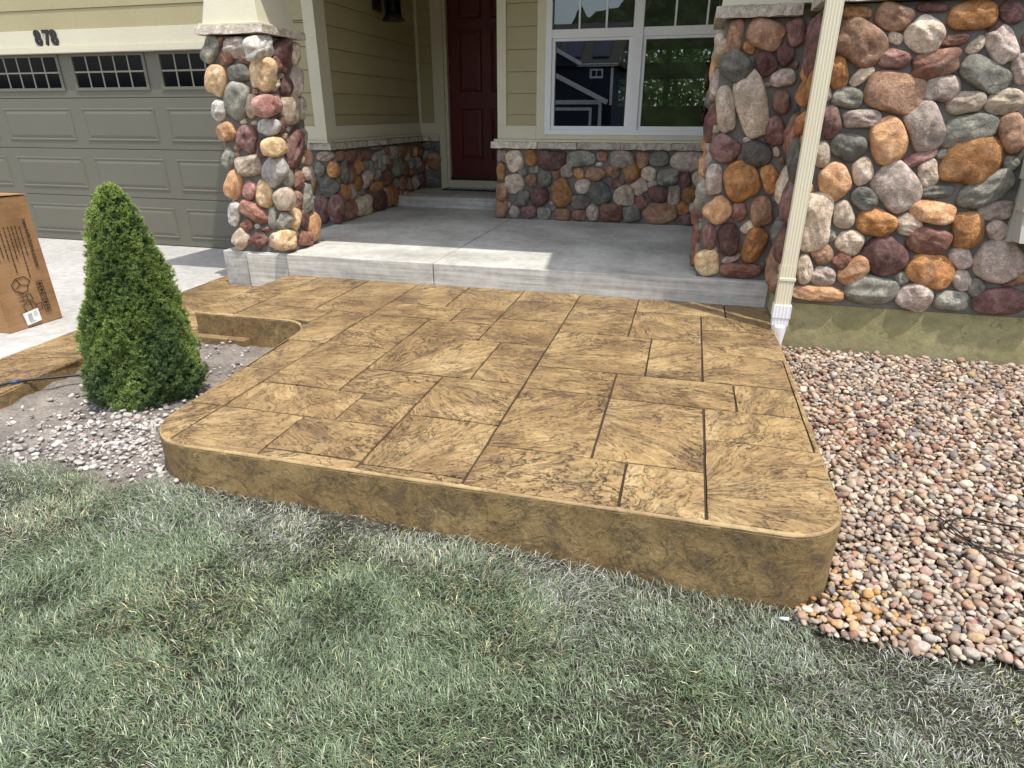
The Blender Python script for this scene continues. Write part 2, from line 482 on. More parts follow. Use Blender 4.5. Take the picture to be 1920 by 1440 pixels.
BOXF = [(0, 3, 2, 1), (4, 5, 6, 7), (0, 1, 5, 4), (1, 2, 6, 5), (2, 3, 7, 6), (3, 0, 4, 7)]
def box(name, x0, x1, y0, y1, z0, z1, mat, parent=None, bevel=0.0):
    v = [(x0, y0, z0), (x1, y0, z0), (x1, y1, z0), (x0, y1, z0), (x0, y0, z1), (x1, y0, z1), (x1, y1, z1), (x0, y1, z1)]
    o = mesh_obj(name, v, BOXF, mat, parent)
    if bevel:
        bev(o, bevel)
    return o
def bev(o, w, seg=2):
    bm = bmesh.new(); bm.from_mesh(o.data)
    bmesh.ops.bevel(bm, geom=bm.edges[:], offset=w, segments=seg, profile=0.5, affect='EDGES')
    bm.to_mesh(o.data); bm.free()
def boxes(name, lst, mat, parent=None):
    V, F = [], []
    for x0, x1, y0, y1, z0, z1 in lst:
        b = len(V)
        V += [(x0, y0, z0), (x1, y0, z0), (x1, y1, z0), (x0, y1, z0), (x0, y0, z1), (x1, y0, z1), (x1, y1, z1), (x0, y1, z1)]
        F += [tuple(i + b for i in f) for f in BOXF]
    return mesh_obj(name, V, F, mat, parent)
def prism(name, poly, z0, z1, mat, parent=None, bevel_top=0.0, seg=2):
    n = len(poly)
    bm = bmesh.new()
    lo = [bm.verts.new((x, y, z0)) for x, y in poly]
    hi = [bm.verts.new((x, y, z1)) for x, y in poly]
    bm.faces.new(lo[::-1]); top = bm.faces.new(hi)
    for i in range(n):
        bm.faces.new((lo[i], lo[(i + 1) % n], hi[(i + 1) % n], hi[i]))
    if bevel_top:
        bmesh.ops.bevel(bm, geom=list(top.edges), offset=bevel_top, segments=seg, profile=0.5, affect='EDGES')
    me = bpy.data.meshes.new(name); bm.to_mesh(me); bm.free()
    me.materials.append(M[mat] if isinstance(mat, str) else mat)
    o = bpy.data.objects.new(name, me); COL.objects.link(o)
    if parent is not None: attach(o, parent)
    return o
def tube(name, pts, r, mat, parent=None, n=8):
    pts = [Vector(p) for p in pts]
    V, F = [], []
    up = Vector((0, 0, 1))
    for i, p in enumerate(pts):
        d = (pts[min(i + 1, len(pts) - 1)] - pts[max(i - 1, 0)]).normalized()
        a = d.cross(up)
        a = a.normalized() if a.length > 1e-4 else Vector((1, 0, 0))
        b = a.cross(d).normalized()
        rr = r[i] if isinstance(r, (list, tuple)) else r
        for k in range(n):
            t = 2 * math.pi * k / n
            V.append(p + a * (rr * math.cos(t)) + b * (rr * math.sin(t)))
    for i in range(len(pts) - 1):
        for k in range(n):
            F.append((i * n + k, i * n + (k + 1) % n, (i + 1) * n + (k + 1) % n, (i + 1) * n + k))
    F.append(tuple(range(n))[::-1]); F.append(tuple((len(pts) - 1) * n + k for k in range(n)))
    return mesh_obj(name, V, F, mat, parent, True)
def smooth_path(pts, k=8):
    P = [Vector(p) for p in pts]
    out = []
    for i in range(len(P) - 1):
        a, b, c, d = P[max(i - 1, 0)], P[i], P[i + 1], P[min(i + 2, len(P) - 1)]
        for j in range(k):
            t = j / k
            out.append(0.5 * ((2 * b) + (c - a) * t + (2 * a - 5 * b + 4 * c - d) * t * t + (3 * b - a - 3 * c + d) * t ** 3))
    out.append(P[-1])
    return out
def big_mesh(name, V, F3, mat, cols=None, parent=None, smooth=False):
    """fast triangle mesh from numpy arrays, optional per-vertex colour"""
    me = bpy.data.meshes.new(name)
    nv, nf = len(V), len(F3)
    me.vertices.add(nv); me.loops.add(nf * 3); me.polygons.add(nf)
    me.vertices.foreach_set('co', np.ascontiguousarray(V, dtype=np.float32).ravel())
    me.loops.foreach_set('vertex_index', np.ascontiguousarray(F3, dtype=np.int32).ravel())
    me.polygons.foreach_set('loop_start', np.arange(0, nf * 3, 3, dtype=np.int32))
    if smooth:
        me.polygons.foreach_set('use_smooth', np.ones(nf, dtype=bool))
    if cols is not None:
        a = me.color_attributes.new('Col', 'FLOAT_COLOR', 'POINT')
        c4 = np.ones((nv, 4), dtype=np.float32); c4[:, :3] = cols
        a.data.foreach_set('color', c4.ravel())
    me.materials.append(M[mat])
    me.update(); me.validate()
    o = bpy.data.objects.new(name, me); COL.objects.link(o)
    if parent is not None: attach(o, parent)
    return o
def field(seed, scale, n=14):
    r = np.random.default_rng(seed)
    k = r.normal(size=(n, 2)) * scale
    ph = r.uniform(0, 6.283, n); am = r.uniform(0.5, 1, n)
    def f(x, y):
        s = 0
        for i in range(n):
            s = s + am[i] * np.sin(k[i, 0] * x + k[i, 1] * y + ph[i])
        return s / math.sqrt((am ** 2).sum() / 2)          # ~unit variance
    return f
def text_mesh(name, body, size, depth, mat, matrix, parent=None, offset=0.0, shear=0.0, align='LEFT'):
    cu = bpy.data.curves.new(name, 'FONT')
    cu.body = body; cu.size = size; cu.extrude = depth; cu.offset = offset; cu.shear = shear; cu.align_x = align
    t = bpy.data.objects.new(name + '_tmp', cu); COL.objects.link(t)
    bpy.context.view_layer.update()
    me = bpy.data.meshes.new_from_object(t.evaluated_get(bpy.context.evaluated_depsgraph_get()))
    COL.objects.unlink(t); bpy.data.objects.remove(t); bpy.data.curves.remove(cu)
    me.name = name
    me.transform(matrix)
    me.materials.clear(); me.materials.append(M[mat])
    o = bpy.data.objects.new(name, me); COL.objects.link(o)
    if parent is not None: attach(o, parent)
    return o

# ================================================================ the setting
PORCH, SLAB = 0.42, 0.25
def lawn_z(x, y):
    x = np.asarray(x, dtype=float); y = np.asarray(y, dtype=float)
    a = np.interp(x, [-6, -2.2, -1.2, -0.69, 0.2, 1.0, 6], [0.05, 0.05, 0.052, 0.030, -0.038, -0.068, -0.11])
    return a - 0.02 * np.clip(1.85 - y, 0, 4)
def rock_z(x, y):
    t = np.clip((np.asarray(y, dtype=float) - 1.8) / 2.4, 0, 1)
    return lawn_z(x, 1.85) * (1 - t) + 0.088 * t
def ground_z(x, y):
    x = np.asarray(x, dtype=float); y = np.asarray(y, dtype=float)
    g = lawn_z(x, y) - 0.012
    right = np.clip((x - 0.3) / 0.3, 0, 1)
    g = g * (1 - right) + right * np.where(y > 1.8, rock_z(x, y) - 0.03, g)
    bed = np.clip((-2.0 - x) / 0.1, 0, 1) * np.clip((y - 1.72) / 0.15, 0, 1)
    g = g - 0.10 * bed
    back = np.clip((-y - 4) / 20, 0, 1)
    return g - 0.75 * back - 0.05 * np.clip(-x - 3.4, 0, 1)
def grid_sheet(name, xs, ys, zf, mat, smooth=True):
    X, Y = np.meshgrid(xs, ys)
    Z = zf(X, Y)
    V = np.stack([X.ravel(), Y.ravel(), Z.ravel()], 1)
    nx, ny = len(xs), len(ys)
    i = (np.arange(ny - 1)[:, None] * nx + np.arange(nx - 1)[None, :]).ravel()
    F = np.concatenate([np.stack([i, i + 1, i + nx + 1], 1), np.stack([i, i + nx + 1, i + nx], 1)])
    return big_mesh(name, V, F, mat, None, None, smooth)

gx = np.concatenate([np.linspace(-400, -12, 14), np.arange(-11, 7, 0.25), np.linspace(8, 400, 14)])
gy = np.concatenate([np.linspace(-400, -14, 14), np.arange(-13, -1, 1.0), np.arange(-1, 6, 0.2), np.linspace(7, 400, 14)])
ground = grid_sheet('ground', gx, gy, ground_z, 'turf')
tag(ground, kind='structure')

bumpf = field(3, 9.0); bumpf2 = field(4, 40.0)
soil_bed = grid_sheet('soil_bed', np.arange(-3.6, -1.9, 0.03), np.arange(1.72, 3.6, 0.03),
                      lambda X, Y: 0.045 + 0.010 * bumpf(X, Y) + 0.003 * bumpf2(X, Y) - 0.02 * np.clip((Y - 3.2) / 0.3, 0, 1)
                      - 0.05 * np.clip((1.85 - Y) / 0.1, 0, 1) + 0.0, 'soil')
tag(soil_bed, kind='structure')
rock_bed = grid_sheet('rock_bed', np.arange(0.45, 4.05, 0.06), np.arange(1.72, 4.3, 0.06),
                      lambda X, Y: rock_z(X, Y) - 0.012 + 0.006 * bumpf(X, Y) - 0.05 * np.clip((1.86 - Y) / 0.1, 0, 1), 'bed_soil')
tag(rock_bed, kind='structure')

# driveway: one sheet with two saw-cut panels
def drive_z(x, y):
    return 0.105 - 0.014 * (y - 3.0)
drv = tag(mesh_obj('driveway', [(-13, -7, 0.09), (-3.98, -7, 0.09), (-3.98, 1.0, 0.10), (-4.0, 3.0, 0.105), (-4.06, 6.3, 0.06), (-13, 6.3, 0.06),
                         (-13, -7, -0.2), (-3.98, -7, -0.2), (-3.98, 1.0, -0.2), (-4.0, 3.0, -0.2), (-4.06, 6.3, -0.2), (-13, 6.3, -0.2)],
               [(0, 1, 2, 3, 4, 5), (0, 6, 7, 1), (1, 7, 8, 2), (2, 8, 9, 3), (3, 9, 10, 4)], 'driveway'), kind='structure')
road = tag(boxes('road', [(-200, 200, -24, -12, -0.95, -0.60)], 'road'), kind='structure')

# ---------------------------------------------------------------- patio of stamped concrete
def arc(cx, cy, r, a0, a1, n=10):
    return [(cx + r * math.cos(rad(a0 + (a1 - a0) * i / n)), cy + r * math.sin(rad(a0 + (a1 - a0) * i / n))) for i in range(n + 1)]
XL, XR, YF = -2.165, 0.628, 1.853
XN = -2.255                      # the left edge runs out slightly towards the notch
outline = (arc(XL + 0.27, YF + 0.27, 0.27, 180, 270, 12) + arc(XR - 0.21, YF + 0.21, 0.21, 270, 360, 10)
           + [(XR, 4.597), (-3.185, 4.597), (-3.185, 3.475)] + arc(XN - 0.25, 3.475 - 0.25, 0.25, 90, 0, 10))
patio = prism('stamped_patio', outline, -0.16, SLAB - 0.009, 'stamp_edge', None, 0.003, 2)
tag(patio, 'tan brown stamped concrete patio with slate pattern and rounded corners before the porch', 'patio')
patio.data.materials.append(M['grout'])
for p in patio.data.polygons:
    if p.normal.z > 0.9 and len(p.vertices) > 8:
        p.material_index = 1

A_, c7, B_, C_, E_, D_, H_ = -1.985, -1.556, -1.123, -0.690, -0.258, 0.175, 0.322
RB = 0.604
rects = [
    (-2.30, A_, YF, 2.222), (-2.30, A_, 2.222, 2.680), (-2.30, A_, 2.680, 3.128),
    (-2.885, -2.285, 3.475, 3.745), (-3.185, -2.885, 3.475, 4.05), (-3.185, -2.885, 4.05, 4.597),
    (-2.885, -2.425, 3.745, 4.597), (-2.425, A_, 3.745, 4.597),
    (A_, c7, YF, 2.222), (c7, B_, 1.922, 2.222), (c7, B_, YF, 1.922), (B_, C_, YF, 1.905),
    (A_, -1.410, 2.222, 2.522), (-1.410, B_, 2.222, 2.522), (A_, c7, 2.522, 3.128), (A_, c7, 3.128, 3.728),
    (c7, B_, 2.522, 2.822), (B_, C_, 1.905, 2.358), (B_, C_, 2.358, 2.822),
    (c7, -0.976, 2.822, 3.402), (-0.976, C_, 2.822, 3.402), (c7, B_, 3.402, 3.728),
    (A_, -1.415, 3.728, 4.032), (-1.415, B_, 3.728, 4.032), (A_, -1.565, 4.032, 4.597), (-1.565, B_, 4.032, 4.50), (-1.565, B_, 4.50, 4.597),
    (B_, C_, 3.402, 3.865), (B_, C_, 3.865, 4.312), (B_, C_, 4.312, 4.597),
    (C_, -0.119, YF, 2.180), (-0.119, D_, YF, 2.180), (C_, E_, 2.180, 2.790), (E_, D_, 2.180, 2.772),
    (C_, E_, 2.790, 3.092), (E_, H_, 2.772, 3.092), (H_, RB, 2.772, 3.092),
    (C_, -0.114, 3.092, 3.702), (-0.114, D_, 3.092, 3.702), (C_, E_, 3.702, 4.26), (C_, E_, 4.26, 4.597),
    (E_, D_, 3.702, 4.258), (E_, 0.335, 4.258, 4.597), (0.335, XR, 4.258, 4.597),
    (D_, XR, 3.967, 4.258), (D_, XR, 3.522, 3.967), (D_, RB, 3.092, 3.522), (D_, RB, 2.457, 2.772),
    (D_, XR, YF + 0.012, 2.457), (RB - 0.004, XR, 2.457, 3.522),
]
def clip_convex(poly, clip):
    out = poly
    n = len(clip)
    for i in range(n):
        ax, ay = clip[i]; bx, by = clip[(i + 1) % n]
        inp, out = out, []
        ins = lambda p: (bx - ax) * (p[1] - ay) - (by - ay) * (p[0] - ax) >= -1e-9
        for j in range(len(inp)):
            p, q = inp[j - 1], inp[j]
            ip, iq = ins(p), ins(q)
            if ip != iq:
                dx, dy = q[0] - p[0], q[1] - p[1]
                den = (bx - ax) * dy - (by - ay) * dx
                t = -((bx - ax) * (p[1] - ay) - (by - ay) * (p[0] - ax)) / den
                out.append((p[0] + t * dx, p[1] + t * dy))
            if iq:
                out.append(q)
        if not out:
            return []
    return out
INS = 0.0100
body = (arc(XL + 0.27, YF + 0.27, 0.27 - INS, 180, 270, 12) + arc(XR - 0.21, YF + 0.21, 0.21 - INS, 270, 360, 10)
        + [(XR - INS, 4.595), (XN - 0.04, 4.595), (XN + INS, 3.225)])
walk = [(-3.185 + INS, 3.475 + INS), (0, 3.475 + INS), (0, 4.595), (-3.185 + INS, 4.595)]
G = 0.0052
def stamp_piece(poly):
    cx = sum(p[0] for p in poly) / len(poly); cy = sum(p[1] for p in poly) / len(poly)
    # slightly wandering tooled edges
    pts = []
    n = len(poly)
    for i in range(n):
        a, b = poly[i], poly[(i + 1) % n]
        L = math.hypot(b[0] - a[0], b[1] - a[1])
        m = max(1, int(L / 0.09))
        for j in range(m):
            t = j / m
            x, y = a[0] + (b[0] - a[0]) * t, a[1] + (b[1] - a[1]) * t
            w = 0.0014 if j else 0.0
            pts.append((x - cx + random.uniform(-w, w), y - cy + random.uniform(-w, w)))
    o = prism('stamped_stone', pts, 0.0, 0.011 + random.uniform(-0.001, 0.001), 'stamp', None, 0.005, 2)
    o.location = (cx, cy, SLAB - 0.0105)
    o.parent = patio
    return o
for (x0, x1, y0, y1) in rects:
    r = [(x0 + G, y0 + G), (x1 - G, y0 + G), (x1 - G, y1 - G), (x0 + G, y1 - G)]
    r = clip_convex(r, walk if x1 <= -2.2 else (body if x0 > -2.31 else walk))
    if r: stamp_piece(r)
# corner piece round the inner curve of the planting notch
stamp_piece([(-2.285 + G, 3.728), (-2.285 + G, 3.42)] + arc(XN - 0.25, 3.225, 0.25 + INS, 48, 0, 6) + [(XN + INS + 0.004, 3.128 + G), (A_ - G, 3.128 + G), (A_ - G, 3.745 - G), (-2.285 + G, 3.745 - G)])

# worn, rounded rim along the free edges
rim_path = [(-3.185, 4.55), (-3.185, 3.475)] + arc(XN - 0.25, 3.475 - 0.25, 0.25, 90, 0, 10) + arc(XL + 0.27, YF + 0.27, 0.27, 180, 270, 12) + arc(XR - 0.21, YF + 0.21, 0.21, 270, 360, 10) + [(XR, 4.59)]
_P = []
for i in range(len(rim_path) - 1):
    a, b = rim_path[i], rim_path[i + 1]
    m = max(1, int(math.hypot(b[0] - a[0], b[1] - a[1]) / 0.05))
    _P += [(a[0] + (b[0] - a[0]) * j / m, a[1] + (b[1] - a[1]) * j / m) for j in range(m)]
_P.append(rim_path[-1])
V, F = [], []
for i, (x, y) in enumerate(_P):
    a, b = _P[max(i - 1, 0)], _P[min(i + 1, len(_P) - 1)]
    tx, ty = b[0] - a[0], b[1] - a[1]; L = math.hypot(tx, ty) or 1
    nx, ny = -ty / L, tx / L                       # points inward (path runs counter-clockwise)
    w = random.uniform(-0.0012, 0.0012)
    for ins, z in ((-0.0003, SLAB - 0.017), (0.0012 + w, SLAB - 0.0090), (0.0042 + w, SLAB - 0.0038), (0.0085 + w, SLAB - 0.0012), (0.0120, SLAB - 0.0003), (0.0148, SLAB + 0.0001)):
        V.append((x + nx * ins, y + ny * ins, z))
for i in range(len(_P) - 1):
    for j in range(5):
        F.append((i * 6 + j, (i + 1) * 6 + j, (i + 1) * 6 + j + 1, i * 6 + j + 1))
mesh_obj('rounded_edge', V, F, 'stamp_rim', patio, True)

# lower walkway strip beside the driveway
strip_out = [(-3.19, 3.42), (-3.19, 4.64), (-3.83, 4.64), (-3.83, 5.6), (-4.055, 5.6), (-4.06, 4.6), (-4.03, 3.4), (-3.97, 2.6), (-3.90, 1.2), (-3.90, -3.0), (-3.40, -3.0), (-3.40, 1.2), (-3.44, 2.3), (-3.50, 2.8), (-3.48, 3.2), (-3.40, 3.42)]
walkway = prism('walkway', strip_out[::-1], -0.1, 0.111, 'stamp_edge', None, 0.012, 2)
tag(walkway, 'low curved tan stamped concrete walkway strip between driveway and planting bed', 'walkway')
for poly in ([(-3.20, 3.46), (-3.20, 4.62), (-4.03, 4.62), (-4.0, 3.9), (-4.0, 3.46)], [(-3.50, 3.44), (-4.0, 3.44), (-3.955, 2.68), (-3.50, 2.84)],
             [(-3.49, 2.825), (-3.95, 2.665), (-3.90, 1.60), (-3.42, 1.75)], [(-3.415, 1.735), (-3.89, 1.585), (-3.885, 0.2), (-3.415, 0.2)],
             [(-3.84, 4.635), (-4.045, 4.635), (-4.045, 5.55), (-3.84, 5.55)]):
    if sum(poly[i - 1][0] * poly[i][1] - poly[i][0] * poly[i - 1][1] for i in range(len(poly))) < 0:
        poly = poly[::-1]
    cx = sum(p[0] for p in poly) / len(poly); cy = sum(p[1] for p in poly) / len(poly)
    o = prism('stamped_stone', [(p[0] - cx, p[1] - cy) for p in poly], 0.0, 0.012, 'stamp', None, 0.0035, 2)
    o.location = (cx, cy, 0.110); o.parent = walkway
box('footing', -3.20, -2.77, 3.405, 3.47, -0.05, 0.098, 'stamp_edge', walkway, 0.006)

# ---------------------------------------------------------------- concrete porch
porch = box('porch', -3.58, 0.70, 4.62, 8.70, 0.05, PORCH - 0.02, 'porch')
tag(porch, kind='structure')
def poured(x0, x1, y0, y1, z0, z1, mat='porch', b=0.007):
    o = box('concrete_slab', x0, x1, y0, y1, z0, z1, mat, porch, b)
    return o
poured(-3.182, -1.879, 4.60, 7.60, 0.10, PORCH)
poured(-1.871, 0.615, 4.60, 6.98, 0.10, PORCH)
poured(-3.58, -2.02, 7.604, 8.62, 0.30, 0.545)
poured(-3.578, -3.186, 5.30, 7.60, 0.10, PORCH - 0.003)
poured(-3.835, -3.186, 4.645, 5.296, -0.02, 0.412, 'plinth')

# ================================================================ the house
house = thing('house', 'olive sided suburban house with river stone walls, red front door and grey garage door', 'house', (-2.0, 6.5, 0.0))
def part(name, *a, **k):
    return box(name, *a, parent=house, **k)

# --- river stones: shared shapes, one object per stone
def stone_shape(seed):
    r = np.random.default_rng(seed)
    n = 40
    rings = np.concatenate([[0.0], 1 - (1 - np.linspace(0.1, 1, 12)) ** 1.5, [1.0]])
    e = r.uniform(2.0, 3.3)
    ph = r.uniform(0, 6.28, 7); am = r.uniform(0.2, 1, 7) * np.array([0.07, 0.075, 0.055, 0.035, 0.025, 0.015, 0.012])
    kd = r.uniform(2.8, 5.5)
    W = r.normal(size=(16, 2)) * np.linspace(1.5, 9, 16)[:, None]; WP = r.uniform(0, 6.28, 16); WA = r.uniform(0.4, 1, 16) * np.linspace(0.085, 0.014, 16)
    cuts = [(r.uniform(0, 6.28), r.uniform(0.35, 0.75), r.uniform(0.62, 0.95)) for _ in range(int(r.integers(2, 6)))]   # chipped facets
    tx, ty = r.uniform(-0.18, 0.18, 2)
    V = []
    for i, rr in enumerate(rings):
        for j in range(n if i else 1):
            t = 2 * math.pi * j / n
            ct, st = math.cos(t), math.sin(t)
            R = (abs(ct) ** e + abs(st) ** e) ** (-1 / e)
            R *= 1 + sum(am[k] * math.sin((k + 1) * t + ph[k]) for k in range(7))
            x, y = R * rr * ct, R * rr * st
            h = max(0.0, 1 - rr ** kd) ** (1 / 2.1)
            h *= 1 + float((WA * np.sin(W[:, 0] * x + W[:, 1] * y + WP)).sum())
            h *= 1 + tx * x + ty * y
            for ca, sl, off in cuts:
                h = min(h, off + sl - 1.5 * sl * (x * math.cos(ca) + y * math.sin(ca)) + 0.02 * math.sin(9 * x + 7 * y))
            h = max(h, 0.0) if i < len(rings) - 1 else -0.5
            if i == len(rings) - 1:
                x, y = x * 0.94, y * 0.94
            V.append((x, y, h))
    F = [(0, 1 + j, 1 + (j + 1) % n) for j in range(n)]
    for i in range(len(rings) - 2):
        a, b = 1 + i * n, 1 + (i + 1) * n
        F += [(a + j, b + j, b + (j + 1) % n, a + (j + 1) % n) for j in range(n)]
    me = bpy.data.meshes.new('river_stone')
    me.from_pydata(V, [], F)
    me.polygons.foreach_set('use_smooth', [True] * len(me.polygons))
    me.materials.append(M['stone_T'])
    return me
STONES = [stone_shape(100 + i) for i in range(26)]
DIRS = {  # wall: (u axis, outward normal)
    '-Y': (Vector((1, 0, 0)), Vector((0, -1, 0))),
    '+X': (Vector((0, 1, 0)), Vector((1, 0, 0))),
    '-X': (Vector((0, -1, 0)), Vector((-1, 0, 0))),
}
ZUP = Vector((0, 0, 1))
def lay_stones(parent, data, d, plane, zmin=-9, zmax=9, umin=-99, umax=99, size=1.03):
    u, nrm = DIRS[d]
    sgn = -1 if d == '-X' else 1
    for (cu, cv, a, b, rot, code) in data:
        a, b = max(a, 0.02) * size, max(b, 0.015) * size
        me = STONES[random.randrange(len(STONES))]
        o = bpy.data.objects.new('stone', me)
        COL.objects.link(o)
        o.material_slots[0].link = 'OBJECT'
        o.material_slots[0].material = M['stone_' + code]
        t = rad(rot) * sgn
        ex = u * math.cos(t) + ZUP * math.sin(t)
        ey = -u * math.sin(t) + ZUP * math.cos(t)
        dep = min(0.062, max(0.022, 0.62 * math.sqrt(a * b))) * random.uniform(0.85, 1.15)
        # keep the stone inside the wall's own edges
        hv = math.sqrt((a * math.sin(t)) ** 2 + (b * math.cos(t)) ** 2)
        cv = min(max(cv, zmin + hv * 0.97), zmax - hv * 0.9) if zmax - zmin > 2 * hv else cv
        hu = math.sqrt((a * math.cos(t)) ** 2 + (b * math.sin(t)) ** 2)
        if umax - umin > 2 * hu: cu = min(max(cu, umin + hu), umax - hu)
        pos = (Vector((cu, plane, cv)) if d == '-Y' else Vector((plane, cu, cv)))
        m = Matrix.Identity(4)
        for i in range(3):
            m[i][0] = ex[i] * a; m[i][1] = ey[i] * b; m[i][2] = nrm[i] * dep; m[i][3] = pos[i]
        o.parent = parent
        o.matrix_basis = m
        if parent.parent is None and parent.type == 'EMPTY':
            o.matrix_parent_inverse = Matrix.Translation(-parent.location)
def fill_stones(data, u0, u1, v0, v1, seed, codes='TPQBRMGCTPTB', rmin=0.035, rmax=0.13, tries=2600):
    """more stones where a wall runs on, packed between the ones already there"""
    r = np.random.default_rng(seed)
    have = list(data); new = []
    def reach(s, ang):
        t = ang - rad(s[4])
        return s[2] * s[3] / math.sqrt((s[3] * math.cos(t)) ** 2 + (s[2] * math.sin(t)) ** 2)
    for i in range(tries):
        f = 1 - i / tries
        a = rmin + (rmax - rmin) * f * r.uniform(0.6, 1.0)
        b = a * r.uniform(0.55, 1.0)
        s = (r.uniform(u0 + b, u1 - b), r.uniform(v0 + b, v1 - b), a, b, r.uniform(-40, 40) if r.random() < .6 else r.uniform(60, 120), codes[int(r.integers(len(codes)))])
        hu = math.hypot(a * math.cos(rad(s[4])), b * math.sin(rad(s[4]))); hv = math.hypot(a * math.sin(rad(s[4])), b * math.cos(rad(s[4])))
        if s[0] - hu < u0 or s[0] + hu > u1 or s[1] - hv < v0 or s[1] + hv > v1:
            continue
        ok = True
        for h in have:
            dx, dy = h[0] - s[0], h[1] - s[1]
            dd = math.hypot(dx, dy)
            if dd > 0.5: continue
            an = math.atan2(dy, dx)
            if dd < reach(h, an) * 0.97 + reach(s, an) + 0.004:
                ok = False; break
        if ok:
            have.append(s); new.append(s)
    return new

# traced stones: (along the wall, height, half length, half width, turn in degrees, colour)
BAY = [
    (0.778,1.994,0.076,0.03,-4,'O'), (0.96,1.972,0.091,0.062,-16,'B'), (1.133,2.006,0.074,0.024,-4,'M'), (1.325,1.96,0.109,0.069,-2,'O'), (1.501,1.974,0.064,0.046,-29,'M'),
    (0.825,1.844,0.127,0.101,-34,'B'), (0.989,1.867,0.038,0.029,-26,'T'), (1.13,1.882,0.1,0.08,-34,'T'), (1.268,1.852,0.073,0.029,4,'R'), (1.434,1.906,0.031,0.022,26,'M'),
    (1.377,1.827,0.046,0.033,46,'T'), (1.496,1.82,0.098,0.059,-57,'P'), (1.612,1.713,0.074,0.044,-65,'P'), (0.995,1.769,0.079,0.048,-9,'K'), (1.212,1.744,0.118,0.066,10,'R'),
    (0.738,1.704,0.077,0.05,-71,'O'), (0.86,1.69,0.067,0.036,44,'T'), (1.447,1.686,0.128,0.07,-29,'G'), (0.81,1.582,0.082,0.051,-8,'G'), (1.036,1.601,0.148,0.104,-14,'B'),
    (1.266,1.621,0.086,0.066,-3,'P'), (1.392,1.551,0.085,0.059,6,'T'), (1.577,1.563,0.091,0.065,-4,'T'), (0.744,1.453,0.083,0.056,-71,'M'), (0.904,1.472,0.093,0.051,1,'P'),
    (1.058,1.363,0.128,0.093,-63,'Q'), (1.226,1.428,0.126,0.09,-62,'P'), (1.445,1.42,0.131,0.08,11,'G'), (1.653,1.403,0.103,0.065,-64,'B'), (0.733,1.283,0.071,0.041,-75,'T'),
    (0.859,1.328,0.095,0.075,-19,'C'), (1.236,1.272,0.088,0.037,25,'K'), (1.494,1.262,0.14,0.131,-7,'O'), (1.352,1.297,0.032,0.025,23,'G'), (0.826,1.135,0.103,0.083,-59,'Q'),
    (0.964,1.196,0.075,0.053,-67,'T'), (1.298,1.194,0.074,0.052,-64,'T'), (1.686,1.252,0.045,0.037,-44,'G'), (1.156,1.109,0.136,0.111,-48,'P'), (1.003,1.045,0.078,0.066,-41,'C'),
    (1.365,1.095,0.082,0.037,5,'G'), (1.605,1.112,0.142,0.081,31,'G'), (0.761,0.91,0.17,0.091,-84,'T'), (0.908,0.952,0.081,0.058,-70,'T'), (1.087,0.908,0.101,0.081,-18,'O'),
    (1.366,0.979,0.119,0.062,-8,'Q'), (1.265,0.905,0.076,0.059,-37,'T'), (1.566,0.888,0.105,0.08,-74,'O'), (1.686,1,0.089,0.054,5,'P'), (1.714,0.894,0.063,0.05,-41,'P'),
    (0.859,0.826,0.038,0.033,-55,'G'), (0.972,0.794,0.077,0.066,-24,'T'), (1.388,0.824,0.113,0.078,-7,'R'), (0.835,0.713,0.065,0.056,-50,'B'), (1.173,0.725,0.126,0.108,-44,'M'),
    (0.752,0.613,0.091,0.05,-82,'T'), (0.869,0.578,0.074,0.062,-15,'P'), (0.956,0.676,0.057,0.05,-41,'R'), (1.031,0.616,0.09,0.072,52,'Q'), (1.436,0.64,0.13,0.096,-24,'O'),
    (1.301,0.595,0.043,0.035,-50,'G'), (1.572,0.731,0.068,0.054,-52,'P'), (1.612,0.599,0.066,0.049,-58,'P'), (1.694,0.562,0.055,0.043,-58,'G'), (1.77,0.717,0.135,0.119,-51,'P'),
    (1.85,0.598,0.033,0.023,-1,'R'), (1.902,0.633,0.048,0.033,-63,'B'), (0.849,0.468,0.158,0.05,0,'Q'), (1.144,0.514,0.146,0.088,-1,'G'), (1.387,0.487,0.097,0.079,-17,'P'),
    (1.583,0.474,0.093,0.059,-3,'G'), (1.831,0.486,0.14,0.081,6,'M'),
]
PILLAR = [
    (0.19,1.961,0.096,0.049,-88,'B'), (0.365,1.965,0.107,0.086,-24,'B'), (0.543,1.973,0.084,0.052,-73,'M'), (0.281,1.877,0.04,0.033,-25,'O'), (0.223,1.766,0.098,0.085,-39,'C'),
    (0.391,1.793,0.073,0.06,-58,'M'), (0.499,1.84,0.067,0.049,-68,'M'), (0.509,1.702,0.074,0.051,5,'P'), (0.349,1.547,0.194,0.1,-71,'T'), (0.185,1.527,0.14,0.057,-76,'T'),
    (0.522,1.564,0.075,0.051,-73,'R'), (0.507,1.401,0.09,0.066,-71,'M'), (0.22,1.287,0.094,0.082,-25,'M'), (0.349,1.342,0.03,0.019,12,'P'), (0.409,1.256,0.101,0.082,-16,'C'),
    (0.538,1.272,0.031,0.023,-72,'T'), (0.338,1.089,0.128,0.11,-63,'O'), (0.523,1.099,0.095,0.056,-69,'O'), (0.167,1.091,0.098,0.054,-81,'P'), (0.221,0.883,0.092,0.084,-48,'Q'),
    (0.362,0.882,0.063,0.053,-67,'R'), (0.495,0.893,0.097,0.069,-75,'B'), (0.431,0.784,0.05,0.034,41,'T'), (0.18,0.704,0.082,0.047,-81,'K'), (0.311,0.694,0.106,0.074,-78,'M'),
    (0.484,0.658,0.121,0.076,74,'O'), (0.348,0.564,0.062,0.03,24,'P'), (0.194,0.513,0.092,0.084,-66,'Y'), (0.425,0.464,0.142,0.051,3,'R'),
]
